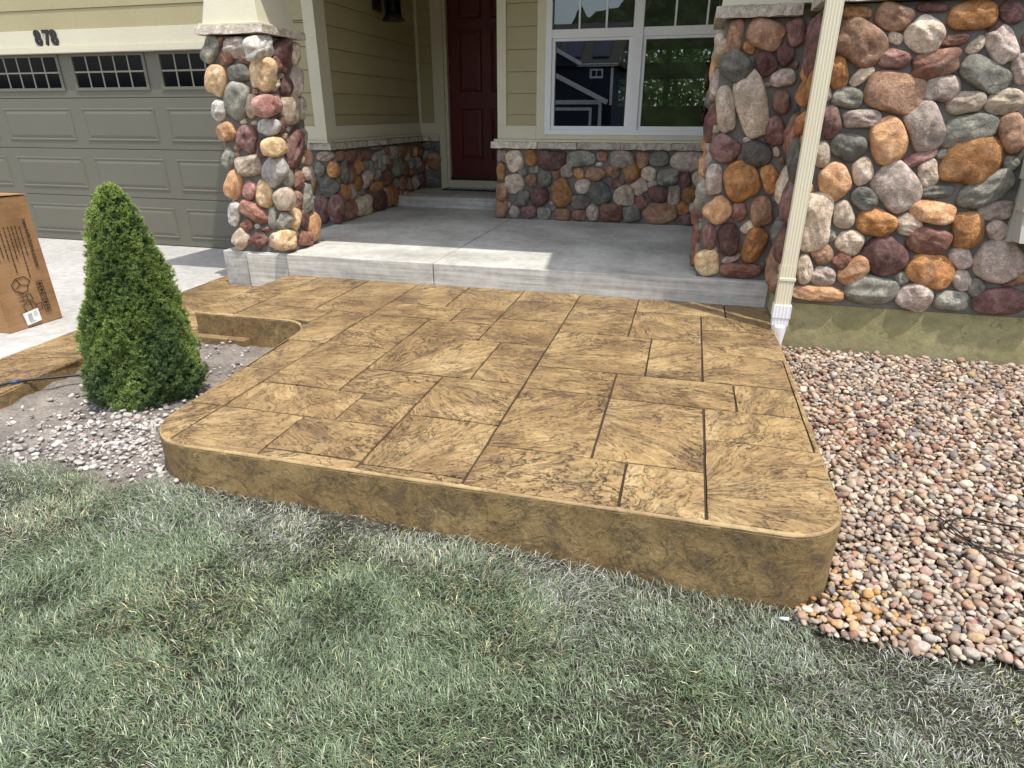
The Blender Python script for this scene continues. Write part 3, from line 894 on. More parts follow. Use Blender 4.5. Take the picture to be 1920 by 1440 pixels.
WAINSCOT = [
    (-1.967,1.079,0.062,0.056,85,'P'), (-1.827,1.031,0.113,0.091,-70,'T'), (-1.645,1.064,0.085,0.074,-90,'O'), (-1.417,1.05,0.155,0.099,1,'M'), (-1.108,1.067,0.148,0.084,0,'G'),
    (-0.887,1.09,0.058,0.048,-5,'R'), (-0.679,1.062,0.129,0.088,-2,'P'), (-0.475,1.065,0.079,0.061,-80,'B'), (-0.306,1.074,0.105,0.081,-5,'G'), (-0.011,1.056,0.182,0.1,-1,'P'),
    (-1.981,0.915,0.094,0.053,89,'O'), (-1.738,0.92,0.052,0.048,6,'G'), (-1.615,0.943,0.052,0.039,2,'G'), (-1.25,0.938,0.068,0.066,-74,'P'), (-1.124,0.911,0.065,0.059,-82,'O'),
    (-0.913,1.01,0.037,0.023,0,'W'), (-0.947,0.913,0.111,0.064,0,'B'), (-0.777,0.94,0.079,0.063,-18,'B'), (-0.572,0.938,0.09,0.083,-68,'O'), (-0.397,0.93,0.08,0.071,-12,'T'),
    (-0.197,0.901,0.11,0.083,5,'G'), (-0.03,0.876,0.072,0.06,-73,'M'), (0.099,0.885,0.083,0.059,-78,'T'), (-1.829,0.803,0.115,0.101,6,'T'), (-1.64,0.832,0.066,0.062,87,'B'),
    (-1.485,0.853,0.087,0.074,-89,'G'), (-1.371,0.898,0.044,0.042,-1,'R'), (-1.969,0.694,0.096,0.07,87,'B'), (-1.743,0.639,0.087,0.082,78,'C'), (-1.546,0.663,0.108,0.095,4,'M'),
    (-1.305,0.711,0.145,0.121,-88,'O'), (-1.077,0.786,0.085,0.08,-8,'P'), (-0.893,0.719,0.123,0.114,-77,'C'), (-0.709,0.825,0.072,0.047,9,'M'), (-0.64,0.709,0.109,0.101,-1,'T'),
    (-0.48,0.793,0.083,0.079,-49,'T'), (-0.355,0.828,0.046,0.03,19,'W'), (-0.293,0.731,0.096,0.087,-15,'M'), (-0.127,0.724,0.096,0.067,-81,'T'), (0.041,0.735,0.087,0.072,-8,'O'),
    (-1.977,0.51,0.095,0.078,85,'B'), (-1.916,0.567,0.037,0.031,7,'T'), (-1.825,0.49,0.073,0.06,86,'P'), (-1.662,0.498,0.08,0.075,14,'M'), (-1.49,0.492,0.079,0.069,5,'G'),
    (-1.282,0.481,0.097,0.065,2,'B'), (-1.098,0.623,0.095,0.079,0,'G'), (-1.108,0.469,0.077,0.059,2,'R'), (-0.96,0.499,0.089,0.069,-86,'P'), (-0.757,0.513,0.118,0.1,-2,'R'),
    (-0.541,0.515,0.094,0.088,-70,'G'), (-0.453,0.637,0.072,0.063,-76,'R'), (-0.244,0.52,0.18,0.11,0,'B'), (-0.026,0.599,0.066,0.06,-60,'O'), (0.102,0.597,0.067,0.062,-45,'P'),
    (0.039,0.477,0.097,0.056,0,'M'),
]
GARAGECORNER = [
    (-3.616,1.097,0.102,0.051,4,'P'), (-3.694,0.97,0.069,0.058,54,'G'), (-3.544,0.969,0.082,0.068,59,'O'), (-3.614,0.791,0.102,0.088,39,'C'), (-3.72,0.544,0.154,0.078,79,'M'),
    (-3.559,0.568,0.158,0.085,79,'M'),
]
LEFTWALL = [
    (6.31,1.095,0.106,0.05,-1,'B'), (6.55,1.078,0.123,0.059,-1,'R'), (6.848,1.065,0.138,0.061,-1,'R'), (6.368,0.927,0.121,0.084,71,'G'), (6.527,0.892,0.112,0.068,74,'R'),
    (6.699,0.953,0.085,0.073,20,'O'), (6.849,0.961,0.075,0.052,3,'G'), (6.985,0.903,0.118,0.077,74,'G'), (7.145,0.841,0.087,0.06,1,'P'), (6.304,0.715,0.105,0.09,11,'O'),
    (6.468,0.706,0.115,0.08,20,'P'), (6.649,0.792,0.109,0.08,2,'O'), (6.845,0.808,0.156,0.077,27,'P'), (6.735,0.692,0.09,0.062,-1,'G'), (7.106,0.699,0.145,0.075,-4,'O'),
    (6.417,0.51,0.139,0.103,-2,'R'), (6.752,0.504,0.204,0.113,-6,'T'), (7.155,0.515,0.19,0.118,-5,'M'), (7.497,0.538,0.167,0.128,-2,'O'), (7.706,0.514,0.084,0.079,45,'B'),
    (7.626,1.053,0.129,0.077,1,'P'), (7.439,1.063,0.08,0.07,47,'R'), (7.906,1.055,0.11,0.079,4,'R'), (8.132,1.06,0.086,0.054,1,'R'), (8.519,1.035,0.125,0.074,0,'R'),
    (8.062,0.982,0.071,0.054,5,'P'), (7.727,0.879,0.147,0.121,8,'G'), (7.94,0.842,0.113,0.101,19,'R'), (8.193,0.891,0.103,0.072,1,'G'), (8.374,0.89,0.084,0.068,5,'P'),
    (8.551,0.82,0.104,0.081,3,'R'), (7.439,0.859,0.087,0.036,-3,'R'), (7.421,0.757,0.112,0.077,0,'R'), (7.627,0.685,0.092,0.069,0,'G'), (7.827,0.666,0.11,0.092,4,'R'),
    (8.036,0.64,0.101,0.084,3,'B'), (8.259,0.642,0.092,0.085,18,'P'), (8.528,0.658,0.143,0.088,-3,'M'), (8.161,0.781,0.073,0.05,-1,'O'), (7.554,0.933,0.077,0.057,4,'R'),
    (7.198,1.124,0.173,0.029,-2,'G'),
]
COLFRONT = [
    (-3.633,1.972,0.107,0.066,55,'G'), (-3.563,2.015,0.075,0.025,47,'R'), (-3.399,1.992,0.122,0.073,4,'P'), (-3.504,1.891,0.067,0.053,22,'R'), (-3.342,1.875,0.058,0.03,-4,'R'),
    (-3.623,1.74,0.123,0.086,66,'Y'), (-3.415,1.784,0.103,0.065,7,'C'), (-3.209,1.775,0.126,0.095,66,'Y'), (-3.47,1.596,0.149,0.105,67,'G'), (-3.651,1.527,0.085,0.061,63,'W'),
    (-3.343,1.554,0.09,0.055,73,'T'), (-3.61,1.365,0.096,0.072,19,'Q'), (-3.22,1.403,0.107,0.062,6,'W'), (-3.427,1.317,0.113,0.084,63,'M'), (-3.305,1.25,0.081,0.051,72,'M'),
    (-3.539,1.247,0.037,0.03,38,'R'), (-3.642,1.162,0.082,0.058,63,'G'), (-3.459,1.106,0.119,0.087,13,'T'), (-3.225,1.07,0.121,0.099,46,'W'), (-3.635,0.952,0.117,0.081,65,'Q'),
    (-3.482,0.914,0.082,0.064,55,'K'), (-3.348,0.891,0.11,0.075,84,'Y'), (-3.668,0.722,0.103,0.061,71,'W'), (-3.476,0.748,0.137,0.068,-28,'R'), (-3.172,0.855,0.107,0.087,32,'T'),
    (-3.564,0.626,0.066,0.052,33,'R'), (-3.466,0.627,0.03,0.023,25,'W'), (-3.386,0.61,0.047,0.02,5,'K'), (-3.306,0.7,0.096,0.04,78,'G'), (-3.201,0.673,0.077,0.06,59,'G'),
    (-3.642,0.518,0.102,0.072,39,'T'), (-3.469,0.51,0.086,0.068,32,'M'), (-3.311,0.51,0.077,0.057,62,'T'),
]
COLRIGHT = [
    (4.65,1.98,0.163,0.08,12,'W'), (4.658,1.561,0.152,0.082,7,'K'), (4.914,1.976,0.14,0.091,21,'M'), (5.11,1.979,0.096,0.064,59,'T'), (4.793,1.848,0.107,0.067,17,'K'),
    (4.774,1.72,0.069,0.05,27,'T'), (4.91,1.69,0.091,0.068,46,'M'), (5.075,1.746,0.117,0.084,55,'P'), (4.934,1.535,0.143,0.112,33,'T'), (5.112,1.536,0.092,0.049,71,'P'),
    (4.776,1.415,0.071,0.056,43,'M'), (4.946,1.837,0.058,0.041,27,'R'), (4.877,1.772,0.034,0.02,12,'W'), (4.653,1.255,0.133,0.077,4,'Y'), (4.649,0.529,0.124,0.086,-7,'Y'),
    (4.935,1.243,0.183,0.103,47,'M'), (5.069,1.321,0.08,0.066,37,'P'), (4.842,1.151,0.092,0.051,28,'M'), (5.12,1.153,0.073,0.058,58,'B'), (4.766,1.01,0.086,0.072,54,'G'),
    (4.909,0.986,0.084,0.066,62,'R'), (5.075,1.022,0.088,0.06,3,'P'), (5.008,0.833,0.121,0.074,73,'G'), (4.864,0.826,0.081,0.069,55,'R'), (4.773,0.688,0.096,0.083,59,'Y'),
    (4.92,0.654,0.078,0.069,57,'M'), (5.065,0.574,0.126,0.097,71,'Q'), (4.906,0.496,0.113,0.07,-8,'R'),
]


# --- lap siding, each plank its own board
def planks(parent, d, plane, u0, u1, z0, z1, first, pitch=0.2032, butt=()):
    zs = [z0]
    z = first
    while z < z1:
        if z > z0 + 0.01: zs.append(z)
        z += pitch
    zs.append(z1)
    for a, b in zip(zs[:-1], zs[1:]):
        cuts = [u0] + [c for c, za in butt if a <= za < b] + [u1]
        for c0, c1 in zip(cuts[:-1], cuts[1:]):
            g = 0.0012
            t0, t1 = 0.016, 0.007            # lower edge stands proud
            zb, zt = a + 0.0015, b - 0.0035
            if d == '-Y':
                v = [(c0 + g, plane - t0, zb), (c1 - g, plane - t0, zb), (c1 - g, plane + 0.004, zb), (c0 + g, plane + 0.004, zb),
                     (c0 + g, plane - t1, zt), (c1 - g, plane - t1, zt), (c1 - g, plane + 0.004, zt), (c0 + g, plane + 0.004, zt)]
                f = BOXF
            else:
                v = [(plane + t0, c0 + g, zb), (plane + t0, c1 - g, zb), (plane - 0.004, c1 - g, zb), (plane - 0.004, c0 + g, zb),
                     (plane + t1, c0 + g, zt), (plane + t1, c1 - g, zt), (plane - 0.004, c1 - g, zt), (plane - 0.004, c0 + g, zt)]
                f = BOXF
            mesh_obj('siding_plank', v, f, 'siding', parent)

def ledge_piece(parent, x0, x1, y0, y1, z0, z1, seed, face='-Y'):
    """chipped stone ledge block: front edge broken unevenly"""
    r = np.random.default_rng(seed)
    o = box('ledge_stone', x0, x1, y0, y1, z0, z1, 'ledge', parent)
    bm = bmesh.new(); bm.from_mesh(o.data)
    bmesh.ops.subdivide_edges(bm, edges=[e for e in bm.edges if e.calc_length() > 0.1], cuts=int(max(x1 - x0, y1 - y0) / 0.035), use_grid_fill=True)
    for v in bm.verts:
        fr = (abs(v.co.y - y0) < 1e-5) if face == '-Y' else (abs(v.co.x - x1) < 1e-5)
        if fr:
            k = r.uniform(0, 0.010) + (0.010 if v.co.z > (z0 + z1) / 2 else 0.0)
            if face == '-Y': v.co.y += k
            else: v.co.x -= k
            v.co.z += r.uniform(-0.004, 0.004)
    bm.to_mesh(o.data); bm.free()
    return o

# --- garage front wall
gw = part('garage_wall', -12.5, -3.62, 6.165, 6.3, 2.33, 4.6, 'siding')
boxes('wall_core', [(-4.36, -3.60, 6.165, 6.3, -0.05, 2.33), (-12.5, -9.3, 6.165, 6.3, -0.05, 2.33)], 'siding', gw)
planks(gw, '-Y', 6.165, -12.0, -3.705, 2.322, 3.6, 2.508, butt=((-6.38, 2.33), (-5.1, 2.55), (-7.3, 2.75)))
planks(gw, '-Y', 6.165, -4.355, -3.705, 1.385, 2.318, 1.489)
box('header_board', -9.3, -4.37, 6.135, 6.165, 2.168, 2.320, 'trim', gw)
box('header_lip', -9.3, -4.37, 6.118, 6.20, 2.098, 2.165, 'trim', gw, 0.004)
box('trim_board', -4.46, -4.362, 6.13, 6.24, 0.05, 2.095, 'trim', gw)
box('corner_board', -3.700, -3.578, 6.135, 6.30, 1.250, 3.0, 'trim', gw)
box('skirt_board', -4.355, -3.704, 6.140, 6.165, 1.252, 1.383, 'trim', gw)
box('ledge_lip', -4.355, -3.56, 6.105, 6.20, 1.226, 1.249, 'trim', gw)
ledge_piece(gw, -4.355, -3.98, 6.085, 6.20, 1.160, 1.224, 11)
ledge_piece(gw, -3.975, -3.525, 6.085, 6.20, 1.160, 1.224, 12)
box('mortar_bed', -4.355, -3.575, 6.14, 6.19, 0.02, 1.158, 'mortar', gw)
_g = fill_stones(GARAGECORNER, -4.34, -3.57, 0.43, 1.15, 31, rmin=0.03)
lay_stones(gw, GARAGECORNER + _g, '-Y', 6.14, 0.42, 1.155)
boxes('side_wall', [(-12.5, -12.3, 6.3, 13, -0.05, 4.6)], 'siding', gw)
groof = mesh_obj('garage_roof', [(-12.9, 5.72, 4.55), (-3.3, 5.72, 4.55), (-3.3, 12.0, 7.4), (-12.9, 12.0, 7.4), (-12.9, 5.72, 4.40), (-3.3, 5.72, 4.40), (-3.3, 12.0, 4.40), (-12.9, 12.0, 4.40)],
                 [(0, 1, 2, 3), (4, 7, 6, 5), (0, 4, 5, 1), (1, 5, 6, 2), (2, 6, 7, 3), (3, 7, 4, 0)], 'roof', house)

# --- sectional garage door
GY = 6.22
gd = part('garage_door', -9.3, -4.465, GY, GY + 0.04, 0.05, 2.10, 'garage')
SE = [0.065, 0.600, 1.128, 1.657, 2.10]
for i in range(4):
    z0, z1 = SE[i] + 0.004, SE[i + 1] - 0.004
    box('door_section', -9.28, -4.468, GY - 0.012, GY - 0.001, z0, z1, 'garage', gd, 0.004)
box('bottom_seal', -9.28, -4.468, GY - 0.010, GY + 0.03, 0.052, 0.066, 'rubber', gd)
def raised_panel(x0, x1, z0, z1):
    y = GY - 0.0125
    rings = [(0.0, 0.006), (0.006, -0.004), (0.018, -0.004), (0.026, 0.0025), (0.060, -0.006)]   # inset, depth
    V, F = [], []
    for ins, dp in rings:
        V += [(x0 + ins, y + dp - 0.004, z0 + ins), (x1 - ins, y + dp - 0.004, z0 + ins), (x1 - ins, y + dp - 0.004, z1 - ins), (x0 + ins, y + dp - 0.004, z1 - ins)]
    for i in range(len(rings) - 1):
        for j in range(4):
            F.append((i * 4 + j, i * 4 + (j + 1) % 4, (i + 1) * 4 + (j + 1) % 4, (i + 1) * 4 + j))
    F.append(tuple(4 * (len(rings) - 1) + j for j in range(4)))
    # thin proud moulding standing off the section
    return mesh_obj('raised_panel', V, F, 'garage', gd)
PX = [(-8.94, -7.96), (-7.80, -6.82), (-6.66, -5.68), (-5.52, -4.54)]
for (x0, x1) in PX:
    for zc in (0.155, 0.690, 1.213):
        raised_panel(x0, x1, zc, zc + 0.342)
    # window with two by five panes
    wx0, wx1, wz0, wz1 = x0 + 0.045, x1 - 0.02, 1.762, 2.068
    y = GY - 0.012
    boxes('window_frame', [(wx0 - 0.035, wx1 + 0.035, y - 0.012, y, wz0 - 0.03, wz0), (wx0 - 0.035, wx1 + 0.035, y - 0.012, y, wz1, wz1 + 0.025),
                           (wx0 - 0.035, wx0, y - 0.012, y, wz0, wz1), (wx1, wx1 + 0.035, y - 0.012, y, wz0, wz1)], 'garage', gd)
    mz = (wz0 + wz1) / 2
    mun = [(wx0, wx1, y - 0.008, y - 0.001, mz - 0.008, mz + 0.008)]
    for i in range(1, 5):
        xm = wx0 + (wx1 - wx0) * i / 5
        mun += [(xm - 0.008, xm + 0.008, y - 0.0085, y - 0.0012, wz0, mz - 0.008), (xm - 0.008, xm + 0.008, y - 0.0085, y - 0.0012, mz + 0.008, wz1)]
    boxes('muntin', mun, 'muntin', gd)
    for i in range(5):
        for j in range(2):
            xa, xb = wx0 + (wx1 - wx0) * i / 5 + 0.008, wx0 + (wx1 - wx0) * (i + 1) / 5 - 0.008
            za, zb = (wz0, mz - 0.008) if j == 0 else (mz + 0.008, wz1)
            box('pane', xa, xb, y - 0.003, y - 0.0005, za, zb, 'dark_glass', gd)

# --- porch side wall (left)
LX = -3.60
lw = part('porch_side_wall', LX - 0.1, LX, 6.302, 8.75, 0.40, 3.40, 'siding')
planks(lw, '+X', LX, 6.345, 8.58, 1.385, 3.35, 1.489)
box('skirt_board', LX, LX + 0.020, 6.345, 8.60, 1.252, 1.383, 'trim', lw)
box('corner_board', LX - 0.05, LX + 0.020, 6.304, 6.343, 1.252, 3.0, 'trim', lw)
box('ledge_lip', LX - 0.05, LX + 0.050, 6.21, 8.60, 1.226, 1.249, 'trim', lw)
_y = 6.21
for i, L in enumerate((0.72, 0.55, 0.62, 0.5)):
    ledge_piece(lw, LX - 0.03, LX + 0.075, _y, min(_y + L - 0.006, 8.6), 1.160, 1.224, 20 + i, '+X'); _y += L
box('mortar_bed', LX - 0.05, LX + 0.03, 6.142, 8.60, 0.41, 1.158, 'mortar', lw)
_f = fill_stones(LEFTWALL, 6.17, 8.58, 0.44, 1.15, 33, rmin=0.03, rmax=0.10, tries=1500)
lay_stones(lw, LEFTWALL + _f, '+X', LX + 0.03, 0.43, 1.155, 6.12, 8.6)

# --- entry door wall
DY = 8.62
dw = part('door_wall', -3.60, -3.30, DY, DY + 0.1, 0.40, 3.40, 'siding')
planks(dw, '-Y', DY, -3.555, -3.375, 1.385, 3.35, 1.489)
box('corner_board', -3.598, -3.556, DY - 0.02, DY, 1.252, 3.0, 'trim', dw)
box('skirt_board', -3.555, -3.305, DY - 0.018, DY, 1.252, 1.383, 'trim', dw)
box('trim_board', -3.373, -3.305, DY - 0.019, DY, 1.385, 3.0, 'trim', dw)
box('ledge_lip', -3.56, -3.305, DY - 0.05, DY, 1.226, 1.249, 'trim', dw)
ledge_piece(dw, -3.56, -3.305, DY - 0.075, DY, 1.160, 1.224, 41)
box('mortar_bed', -3.58, -3.30, DY - 0.03, DY - 0.001, 0.55, 1.158, 'mortar', dw)
lay_stones(dw, [(-3.45, 0.63, 0.13, 0.075, 0, 'C'), (-3.40, 0.90, 0.12, 0.10, 70, 'B'), (-3.52, 0.82, 0.07, 0.045, 30, 'P'), (-3.50, 1.09, 0.075, 0.05, 0, 'C'), (-3.36, 1.08, 0.055, 0.05, 0, 'C'), (-3.53, 0.98, 0.06, 0.04, 60, 'G')], '-Y', DY - 0.03)
box('door_casing', -3.303, -3.215, DY - 0.035, DY + 0.1, 0.548, 3.04, 'trim', dw)
box('door_jamb', -3.213, -3.175, DY - 0.01, DY + 0.1, 0.66, 3.04, 'trim', dw)
box('sill_board', -3.213, -2.10, DY - 0.02, DY + 0.1, 0.548, 0.655, 'trim', dw)
box('door_casing', -2.14, -2.05, DY - 0.035, DY + 0.1, 0.66, 3.04, 'trim', dw)
box('head_casing', -3.213, -2.05, DY - 0.035, DY + 0.1, 2.98, 3.04, 'trim', dw)
boxes('upper_wall', [(-3.298, -2.02, DY, DY + 0.1, 3.041, 3.40)], 'siding', dw)
fd = part('front_door', -3.172, -2.145, DY + 0.055, DY + 0.1, 0.69, 2.975, 'door_red')
box('threshold', -3.172, -2.145, DY + 0.0, DY + 0.09, 0.657, 0.688, 'black_metal', fd)
for (x0, x1) in ((-3.04, -2.72), (-2.60, -2.28)):
    for (z0, z1) in ((0.93, 1.56), (1.76, 2.48), (2.60, 2.86)):
        y = DY + 0.0545
        V = []
        for ins, dp in ((0.0, 0.004), (0.006, -0.006), (0.020, 0.001), (0.05, -0.006)):
            V += [(x0 + ins, y + dp - 0.003, z0 + ins), (x1 - ins, y + dp - 0.003, z0 + ins), (x1 - ins, y + dp - 0.003, z1 - ins), (x0 + ins, y + dp - 0.003, z1 - ins)]
        F = [(i * 4 + j, i * 4 + (j + 1) % 4, (i + 1) * 4 + (j + 1) % 4, (i + 1) * 4 + j) for i in range(3) for j in range(4)] + [(12, 13, 14, 15)]
        mesh_obj('door_panel', V, F, 'door_red', fd)
tube('door_knob', [(-2.23, DY + 0.055, 1.62), (-2.23, DY + 0.02, 1.62), (-2.23, DY - 0.01, 1.62), (-2.23, DY - 0.02, 1.62)], [0.012, 0.012, 0.028, 0.02], 'black_metal', fd)

# --- window wall
WY = 7.0
ww = part('window_wall', -2.018, -1.50, WY, WY + 0.14, 0.40, 3.40, 'siding')
boxes('wall_core', [(-1.50, 0.62, WY, WY + 0.14, 0.40, 1.30), (-1.50, 0.62, WY, WY + 0.14, 2.92, 3.40), (0.36, 0.62, WY, WY + 0.14, 1.30, 2.92),
                    (-2.018, -1.90, WY + 0.14, DY + 0.1, 0.40, 3.40)], 'siding', ww)
planks(ww, '-Y', WY, -1.923, -1.603, 1.386, 3.35, 1.489)
box('corner_board', -2.022, -1.925, WY - 0.022, WY, 1.386, 3.0, 'trim', ww)
box('skirt_board', -2.022, -1.604, WY - 0.0225, WY, 1.252, 1.384, 'trim', ww)
box('window_casing', -1.601, -1.513, WY - 0.0228, WY, 1.252, 3.0, 'trim', ww)
box('window_casing', -1.512, 0.62, WY - 0.022, WY, 1.252, 1.296, 'trim', ww)
box('window_casing', 0.372, 0.62, WY - 0.022, WY, 1.30, 3.0, 'trim', ww)
box('ledge_lip', -2.055, 0.615, WY - 0.055, WY, 1.226, 1.249, 'trim', ww)
lx = [-2.085, -1.575, -1.155, -0.700, -0.195, 0.24, 0.612]
for i in range(6):
    ledge_piece(ww, lx[i], lx[i + 1] - 0.006, WY - 0.085, WY, 1.160, 1.224, 50 + i)
box('mortar_bed', -2.03, 0.615, WY - 0.03, WY + 0.05, 0.41, 1.158, 'mortar', ww)
_f = fill_stones(WAINSCOT, -2.0, 0.61, 0.435, 1.15, 35, rmin=0.022, rmax=0.09, tries=2200)
lay_stones(ww, WAINSCOT + _f, '-Y', WY - 0.03, 0.425, 1.155)

win = part('window', -1.511, 0.370, WY + 0.03, WY + 0.08, 1.298, 1.345, 'white_vinyl')
def fr(lst, nm='window_frame'):
    boxes(nm, lst, 'white_vinyl', win)
Z0, Z1, ZT = 1.345, 2.215, 2.86
y0, y1 = WY - 0.03, WY + 0.06
fr([(-1.511, 0.370, y0, WY + 0.029, 1.298, 1.345)], 'window_sill')
fr([(-1.511, -1.452, y0, y1, 1.3455, ZT), (0.312, 0.370, y0, y1, 1.3455, ZT), (-1.511, 0.370, y0, y1, ZT + 0.0005, ZT + 0.05)])
fr([(-0.655, -0.560, y0 - 0.004, y1, 1.3455, ZT)], 'mullion')
for (x0, x1) in ((-1.452, -0.655), (-0.560, 0.312)):
    fr([(x0, x1, y0 + 0.008, y1, 2.185, 2.262)], 'meeting_rail')
    a = 0.034
    fr([(x0 + 0.001, x0 + a, y0 + 0.02, y1, 1.346, 2.184), (x1 - a, x1 - 0.001, y0 + 0.02, y1, 1.346, 2.184),
        (x0 + a, x1 - a, y0 + 0.02, y1, 1.346, 1.346 + a), (x0 + a, x1 - a, y0 + 0.02, y1, 2.184 - a * 0.7, 2.184)], 'sash')
    box('pane', x0 + a, x1 - a, WY + 0.022, WY + 0.026, 1.346 + a, 2.184 - a * 0.7, 'glass', win)
    box('pane', x0, x1, WY + 0.026, WY + 0.030, 2.262, ZT, 'glass', win)
    for i in (1, 2):
        xm = x0 + (x1 - x0) * i / 3
        fr([(xm - 0.009, xm + 0.009, WY + 0.012, WY + 0.021, 2.262, ZT)], 'muntin')

# room behind the glass, with windows at the back
room = part('interior_room', -1.90, 1.6, 7.14, 12.6, 0.50, 0.56, 'dark_interior')
boxes('room_wall', [(-1.90, -1.86, 7.14, 12.6, 0.56, 3.3), (1.56, 1.6, 7.14, 12.6, 0.56, 3.3), (-1.90, 1.6, 7.14, 12.6, 3.3, 3.4)], 'dark_interior', room)
xs = [(-1.86, -1.375), (-1.245, -0.935), (-0.585, -0.490), (0.150, 1.56)]
boxes('back_wall', [(-1.86, 1.56, 12.5, 12.6, 0.56, 1.62), (-1.86, 1.56, 12.5, 12.6, 2.055, 2.312), (-1.86, 1.56, 12.5, 12.6, 2.514, 3.3)]
      + [(a, b, 12.5, 12.6, 1.62, 2.055) for a, b in xs] + [(a, b, 12.5, 12.6, 2.312, 2.514) for a, b in xs], 'dark_interior', room)
boxes('back_muntin', [(-0.29, -0.275, 12.5, 12.53, 1.62, 2.514), (-0.10, -0.09, 12.5, 12.53, 1.62, 2.514), (-0.70, -0.69, 12.5, 12.53, 2.312, 2.514)], 'dark_interior', room)

# --- porch column
pc = part('porch_column', -3.655, -3.195, 4.675, 5.135, 0.405, 2.035, 'mortar')
_top = 2.03
lay_stones(pc, COLFRONT, '-Y', 4.675, 0.418, _top, size=1.0)
lay_stones(pc, COLRIGHT, '+X', -3.195, 0.425, _top, size=1.0)
_f = fill_stones(COLFRONT, -3.67, -3.18, 0.43, 2.02, 61, rmin=0.02, rmax=0.065, tries=1600)
lay_stones(pc, _f, '-Y', 4.675)
_f = fill_stones(COLRIGHT, 4.66, 5.14, 0.43, 2.02, 62, rmin=0.02, rmax=0.065, tries=1600)
lay_stones(pc, _f, '+X', -3.195)
_f = fill_stones([], 4.68, 5.13, 0.43, 2.02, 63, rmin=0.04, rmax=0.12)
lay_stones(pc, _f, '-X', -3.655)
ledge_piece(pc, -3.722, -3.128, 4.603, 5.20, 2.048, 2.102, 64)
box('cap_lip', -3.690, -3.160, 4.637, 5.165, 2.104, 2.122, 'trim', pc, 0.004)
cxm, cym = -3.425, 4.905
def tapered(name, h0, h1, z0, z1, mat, par, cx=cxm, cy=cym):
    v = [(cx - h0, cy - h0, z0), (cx + h0, cy - h0, z0), (cx + h0, cy + h0, z0), (cx - h0, cy + h0, z0), (cx - h1, cy - h1, z1), (cx + h1, cy - h1, z1), (cx + h1, cy + h1, z1), (cx - h1, cy + h1, z1)]
    return mesh_obj(name, v, BOXF, mat, par)
tapered('column_skirt', 0.243, 0.196, 2.124, 2.40, 'trim', pc)
tapered('column_shaft', 0.190, 0.130, 2.401, 3.39, 'siding', pc)

# --- stone pier beside the bay
ep = part('entry_pier', 0.125, 0.618, 4.685, 5.20, 0.41, 2.035, 'mortar')
lay_stones(ep, PILLAR, '-Y', 4.685, 0.435, 2.03)
_f = fill_stones(PILLAR, 0.11, 0.60, 0.44, 2.02, 71, rmin=0.02, rmax=0.05, tries=900)
lay_stones(ep, _f, '-Y', 4.685)
_f = fill_stones([], 4.68, 5.18, 0.44, 2.02, 72, rmin=0.04, rmax=0.13)
lay_stones(ep, [(s[0], s[1], s[2], s[3], -s[4], s[5]) for s in _f], '-X', 0.125)
ledge_piece(ep, 0.062, 0.560, 4.615, 5.24, 2.040, 2.105, 73)
box('cap_lip', 0.095, 0.61, 4.65, 5.2, 2.107, 2.15, 'trim', ep)
box('pier_upper', 0.15, 0.61, 4.71, 5.2, 2.152, 3.39, 'trim', ep)

# --- projecting bay on the right
by_ = 4.20
bw = part('bay_wall', 0.635, 4.0, by_ + 0.012, by_ + 0.4, 0.398, 2.035, 'mortar')
boxes('side_wall', [(0.635, 0.75, by_ + 0.4005, 7.2, 0.398, 2.035)], 'mortar', bw)
fo = boxes('foundation', [(0.630, 4.0, by_ + 0.010, by_ + 0.41, -0.12, 0.396), (0.630, 0.75, by_ + 0.4105, 7.0, -0.12, 0.396)], 'stucco', bw)
_f = fill_stones(BAY, 0.64, 3.95, 0.415, 2.03, 81, rmin=0.022, rmax=0.14, tries=4200)
lay_stones(bw, BAY + _f, '-Y', by_ + 0.012, 0.405, 2.03, 0.61, 3.99)
_f = fill_stones([], 4.20, 4.72, 0.41, 2.02, 82, 'MCTOMRTB', rmin=0.03, rmax=0.15, tries=2600)
lay_stones(bw, _f, '-X', 0.635)
_x = 0.585
for i in range(6):
    ledge_piece(bw, _x, _x + 0.555, by_ - 0.055, by_ + 0.3, 2.044, 2.108, 90 + i); _x += 0.56
box('water_table', 0.60, 4.0, by_ - 0.02, by_ + 0.3, 2.110, 2.16, 'trim', bw)
boxes('upper_wall', [(0.635, 4.0, by_ + 0.02, 7.2, 2.162, 4.40)], 'siding', bw)

# --- roofs
pr = part('porch_roof', -4.10, 0.633, 4.49, 8.75, 3.40, 3.60, 'trim')
box('roof_deck', -4.10, 0.633, 4.49, 8.75, 3.602, 3.70, 'roof', pr)
box('beam', -3.60, 0.60, 4.80, 5.00, 3.22, 3.398, 'trim', pr)
br = part('bay_roof', 0.36, 5.0, 3.59, 9.0, 4.40, 4.60, 'trim')
mesh_obj('roof_deck', [(0.36, 3.59, 4.602), (5.0, 3.59, 4.602), (5.0, 9.0, 7.0), (0.36, 9.0, 7.0), (0.36, 9.0, 4.602), (5.0, 9.0, 4.602)], [(0, 1, 2, 3), (0, 3, 4), (1, 5, 2), (0, 4, 5, 1)], 'roof', br)
box('rear_roof', -3.6, 5.0, 8.752, 12.7, 3.45, 3.55, 'roof', pr)

# ================================================================ things on and round the house
# house number, mounted on the header board
hn = thing('house_number', 'black metal house number 878 on the cream board above the garage door', 'house number', (-6.82, 6.135, 2.17))
def yplane(x, y, z, s=1.0):
    return Matrix.Translation((x, y, z)) @ Matrix.Rotation(rad(90), 4, 'X') @ Matrix.Scale(s, 4)
for i, ch in enumerate('878'):
    o = text_mesh('digit', ch, 0.168, 0.006, 'black_metal', yplane(-6.955 + i * 0.108 + (0.012 if ch == '7' else 0), 6.127, 2.182) @ Matrix.Diagonal((1.05, 1.16, 1, 1)), hn, 0.0065, -0.12)

